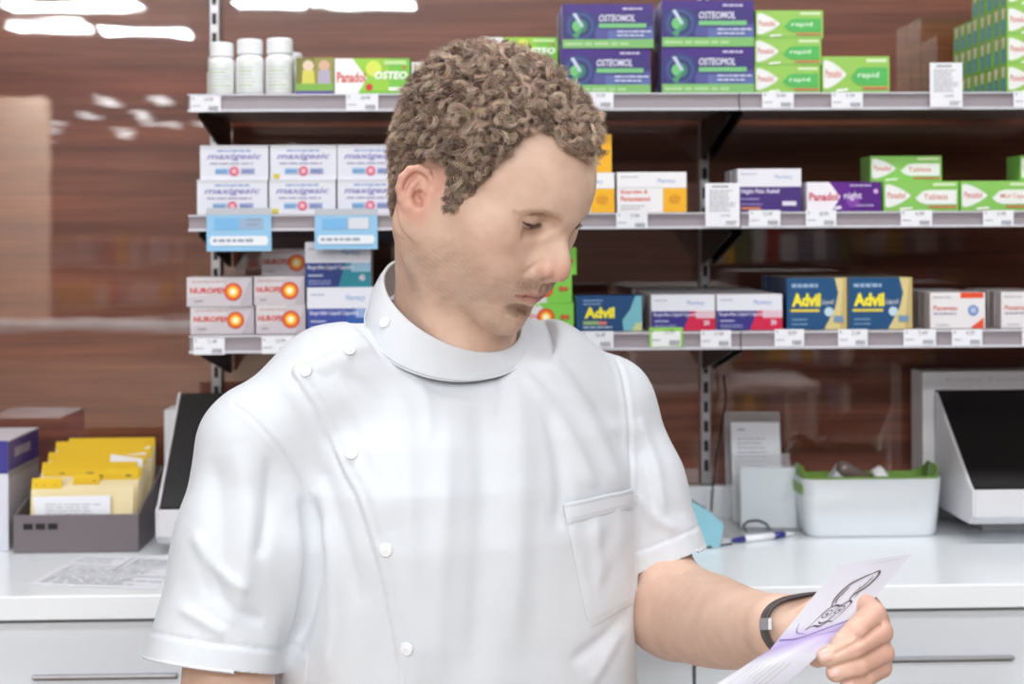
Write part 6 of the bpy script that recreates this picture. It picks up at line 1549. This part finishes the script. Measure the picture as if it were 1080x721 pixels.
if loc is not None:
    if nn.dot(CAMP - loc) < 0: nn = -nn
    nn = (loc - wc); nn = (nn - wa * nn.dot(wa)).normalized(); tdir = wa.cross(nn).normalized(); mb = MB(); hw, hl_ = 0.0120, 0.0050
    vs = []
    for (a, b) in ((-1, -1), (1, -1), (1, 1), (-1, 1)):
        vs.append(loc + wa * a * hw + tdir * b * hl_ - nn * 0.001)
    for (a, b) in ((-1, -1), (1, -1), (1, 1), (-1, 1)):
        vs.append(loc + wa * a * hw * 0.95 + tdir * b * hl_ * 0.95 + nn * 0.0022)
    mb.hexa(vs, STEEL); bk = mb.build('strap_buckle', bevel=0.0006); bk.parent = strap; bk.location = -(person.location + strap.location); bk['label'] = 'silver buckle'
# ------------------------------------------------------------------ leaflet
PAPER = mat('leaflet_paper', (198, 196, 206), rough=0.45, coat=0.1, var=0.01); LIL = (166, 150, 196)
def lq(a, b, c, d, u, v): return a * (1 - u) * (1 - v) + b * u * (1 - v) + c * u * v + d * (1 - u) * v
uBL, uBR, uTR, uTL = PH(812, 685, 1.072), PH(896, 661, 1.0925), PH(962, 584, 1.150), PH(884, 596, 1.118)
lTL, lTR, lBR, lBL = uBL, uBR, PH(798, 748, 1.030), PH(735, 734, 1.005)
leaf_c = (uBL + uTR) / 2
m = MB()
def sheet_grid(a, b, c, d, bend, nu=14, nv=14, th=0.0007):
    vs = []; fs = []; nn = (b - a).cross(d - a).normalized()
    if nn.dot(CAMP - a) < 0: nn = -nn
    for k in (0, 1):
        for j in range(nv + 1):
            for i in range(nu + 1): u, v = i / nu, j / nv; vs.append(lq(a, b, c, d, u, v) + nn * (bend(u, v) - k * th))
    S = (nu + 1) * (nv + 1)
    for j in range(nv):
        for i in range(nu):
            f0 = (j * (nu + 1) + i, j * (nu + 1) + i + 1, (j + 1) * (nu + 1) + i + 1, (j + 1) * (nu + 1) + i); fs.append(f0); fs.append(tuple(S + x for x in f0[::-1]))
    return vs, fs, nn
bendU = lambda u, v: 0.0022 * math.sin(PI * u) + 0.0012 * math.sin(PI * v) - 0.004 * max(0, v - 0.75) * u
bendL = lambda u, v: 0.002 * math.sin(PI * u)
leaf = empty('leaflet', leaf_c, 'folded white and lilac leaflet with an ink drawing, held in the hand', 'leaflet')
def world_child(mb_, name, par, ploc):
    o = mb_.build(name); o.parent = par; o.location = -ploc; return o
vs, fs, nU = sheet_grid(uBL, uBR, uTR, uTL, bendU); m.add([tuple(v) for v in vs], fs, PAPER, True)
def onU(u, v, k=1): return lq(uBL, uBR, uTR, uTL, u, v) + nU * (bendU(u, v) + 0.00015 * k)
INKM = paint((66, 58, 62)); VIO = paint((96, 70, 150)); LILM = paint(LIL)
def stroke(pts, wd, matl, fn, k=2, taper=True):
    pts = spl(pts, 6) if len(pts) > 2 else pts; n = len(pts); q = []
    for i, (u, v) in enumerate(pts):
        a = pts[max(i - 1, 0)]; b = pts[min(i + 1, n - 1)]; dx, dy = b[0] - a[0], b[1] - a[1]; L = math.hypot(dx, dy) + 1e-9; w_ = wd * ((0.35 + 0.65 * math.sin(PI * i / (n - 1))) if taper else 1)
        q.append(fn(u - dy / L * w_, v + dx / L * w_, k)); q.append(fn(u + dy / L * w_, v - dx / L * w_, k))
    m.add([tuple(x) for x in q], [(2 * i, 2 * i + 1, 2 * i + 3, 2 * i + 2) for i in range(n - 1)], matl)
# lilac wash near the fold, in smooth steps of print
for i in range(10):
    t = i / 10
    c_ = tuple(int((198, 196, 206)[k] + (LIL[k] - (198, 196, 206)[k]) * (1 - t)) for k in range(3))
    n = 12; q = []
    for j in range(n + 1):
        u = j / n; base = 0.0; top = 0.24 * (1 - 0.5 * u)
        q.append(tuple(onU(u, top * t, 1))); q.append(tuple(onU(u, top * (t + 0.1), 1)))
    m.add(q, [(2 * j, 2 * j + 2, 2 * j + 3, 2 * j + 1) for j in range(n)], paint(c_))
stroke([(0.02, 0.10), (0.3, 0.045), (0.6, 0.075), (0.99, 0.13)], 0.007, VIO, onU, 3, False)
stroke([(0.12, 0.27), (0.2, 0.14), (0.36, 0.08)], 0.005, VIO, onU, 3)
# ink sketch: long eared creature's head
sk = [[(0.42, 0.38), (0.36, 0.52), (0.40, 0.66), (0.52, 0.74), (0.62, 0.78)], [(0.62, 0.78), (0.70, 0.80), (0.74, 0.72), (0.70, 0.58), (0.60, 0.50), (0.62, 0.42)], [(0.44, 0.42), (0.40, 0.52), (0.44, 0.64)], [(0.67, 0.74), (0.65, 0.62), (0.58, 0.52)],
      [(0.30, 0.14), (0.34, 0.24), (0.38, 0.36), (0.46, 0.40), (0.54, 0.38), (0.62, 0.42), (0.68, 0.38), (0.66, 0.26), (0.62, 0.16)], [(0.30, 0.14), (0.38, 0.17), (0.48, 0.14), (0.56, 0.18), (0.62, 0.16)], [(0.40, 0.22), (0.46, 0.18), (0.54, 0.20), (0.56, 0.26)]]
for i_, s_ in enumerate(sk): stroke(s_, 0.017 if i_ < 2 else 0.010, paint((98, 86, 84)) if i_ < 4 else INKM, onU, 3)
rnd = random.Random(4)
for e in ((0.44, 0.30), (0.58, 0.32)):
    stroke([(e[0] + 0.055 * math.cos(a * PI / 4), e[1] + 0.045 * math.sin(a * PI / 4)) for a in range(9)], 0.005, INKM, onU, 3, False)
    m.add([tuple(onU(e[0] + 0.018 * math.cos(a * PI / 4), e[1] - 0.004 + 0.016 * math.sin(a * PI / 4), 4)) for a in range(8)], [tuple(range(8))], INKM)
for i in range(46):
    u = rnd.choice([rnd.uniform(0.36, 0.44), rnd.uniform(0.60, 0.70), rnd.uniform(0.42, 0.6)]); v = rnd.uniform(0.42, 0.70) if not 0.44 < u < 0.6 else rnd.uniform(0.2, 0.38)
    stroke([(u, v), (u + rnd.uniform(-0.01, 0.02), v + rnd.uniform(0.02, 0.06))], 0.003, paint((150, 142, 144)), onU, 2, False)
for i in range(6): stroke([(0.5 + i * 0.06, 0.93 + 0.01 * (i % 2)), (0.54 + i * 0.06, 0.95)], 0.004, paint((168, 164, 172)), onU, 2, False)
world_child(m, 'upper_panel', leaf, leaf_c)
m = MB(); vs, fs, nL = sheet_grid(lTL, lTR, lBR, lBL, bendL); m.add([tuple(v) for v in vs], fs, PAPER, True)
def onL(u, v, k=1): return lq(lTL, lTR, lBR, lBL, u, v) + nL * (bendL(u, v) + 0.00015 * k)
for i in range(8):
    t = i / 8; c_ = tuple(int((198, 196, 206)[k] + (LIL[k] - (198, 196, 206)[k]) * (1 - t)) for k in range(3)); q = []
    for j in range(9): u = j / 8; q.append(tuple(onL(u, 0.32 * t, 1))); q.append(tuple(onL(u, 0.32 * (t + 0.125), 1)))
    m.add(q, [(2 * j, 2 * j + 1, 2 * j + 3, 2 * j + 2) for j in range(8)], paint(c_))
for i in range(7):
    u = 0.2 + 0.09 * i; stroke([(u, 0.45), (u + 0.01, 0.62 + 0.2 * rnd.random())], 0.008, paint((170, 176, 160)), onL, 2, False)
world_child(m, 'lower_panel', leaf, leaf_c)
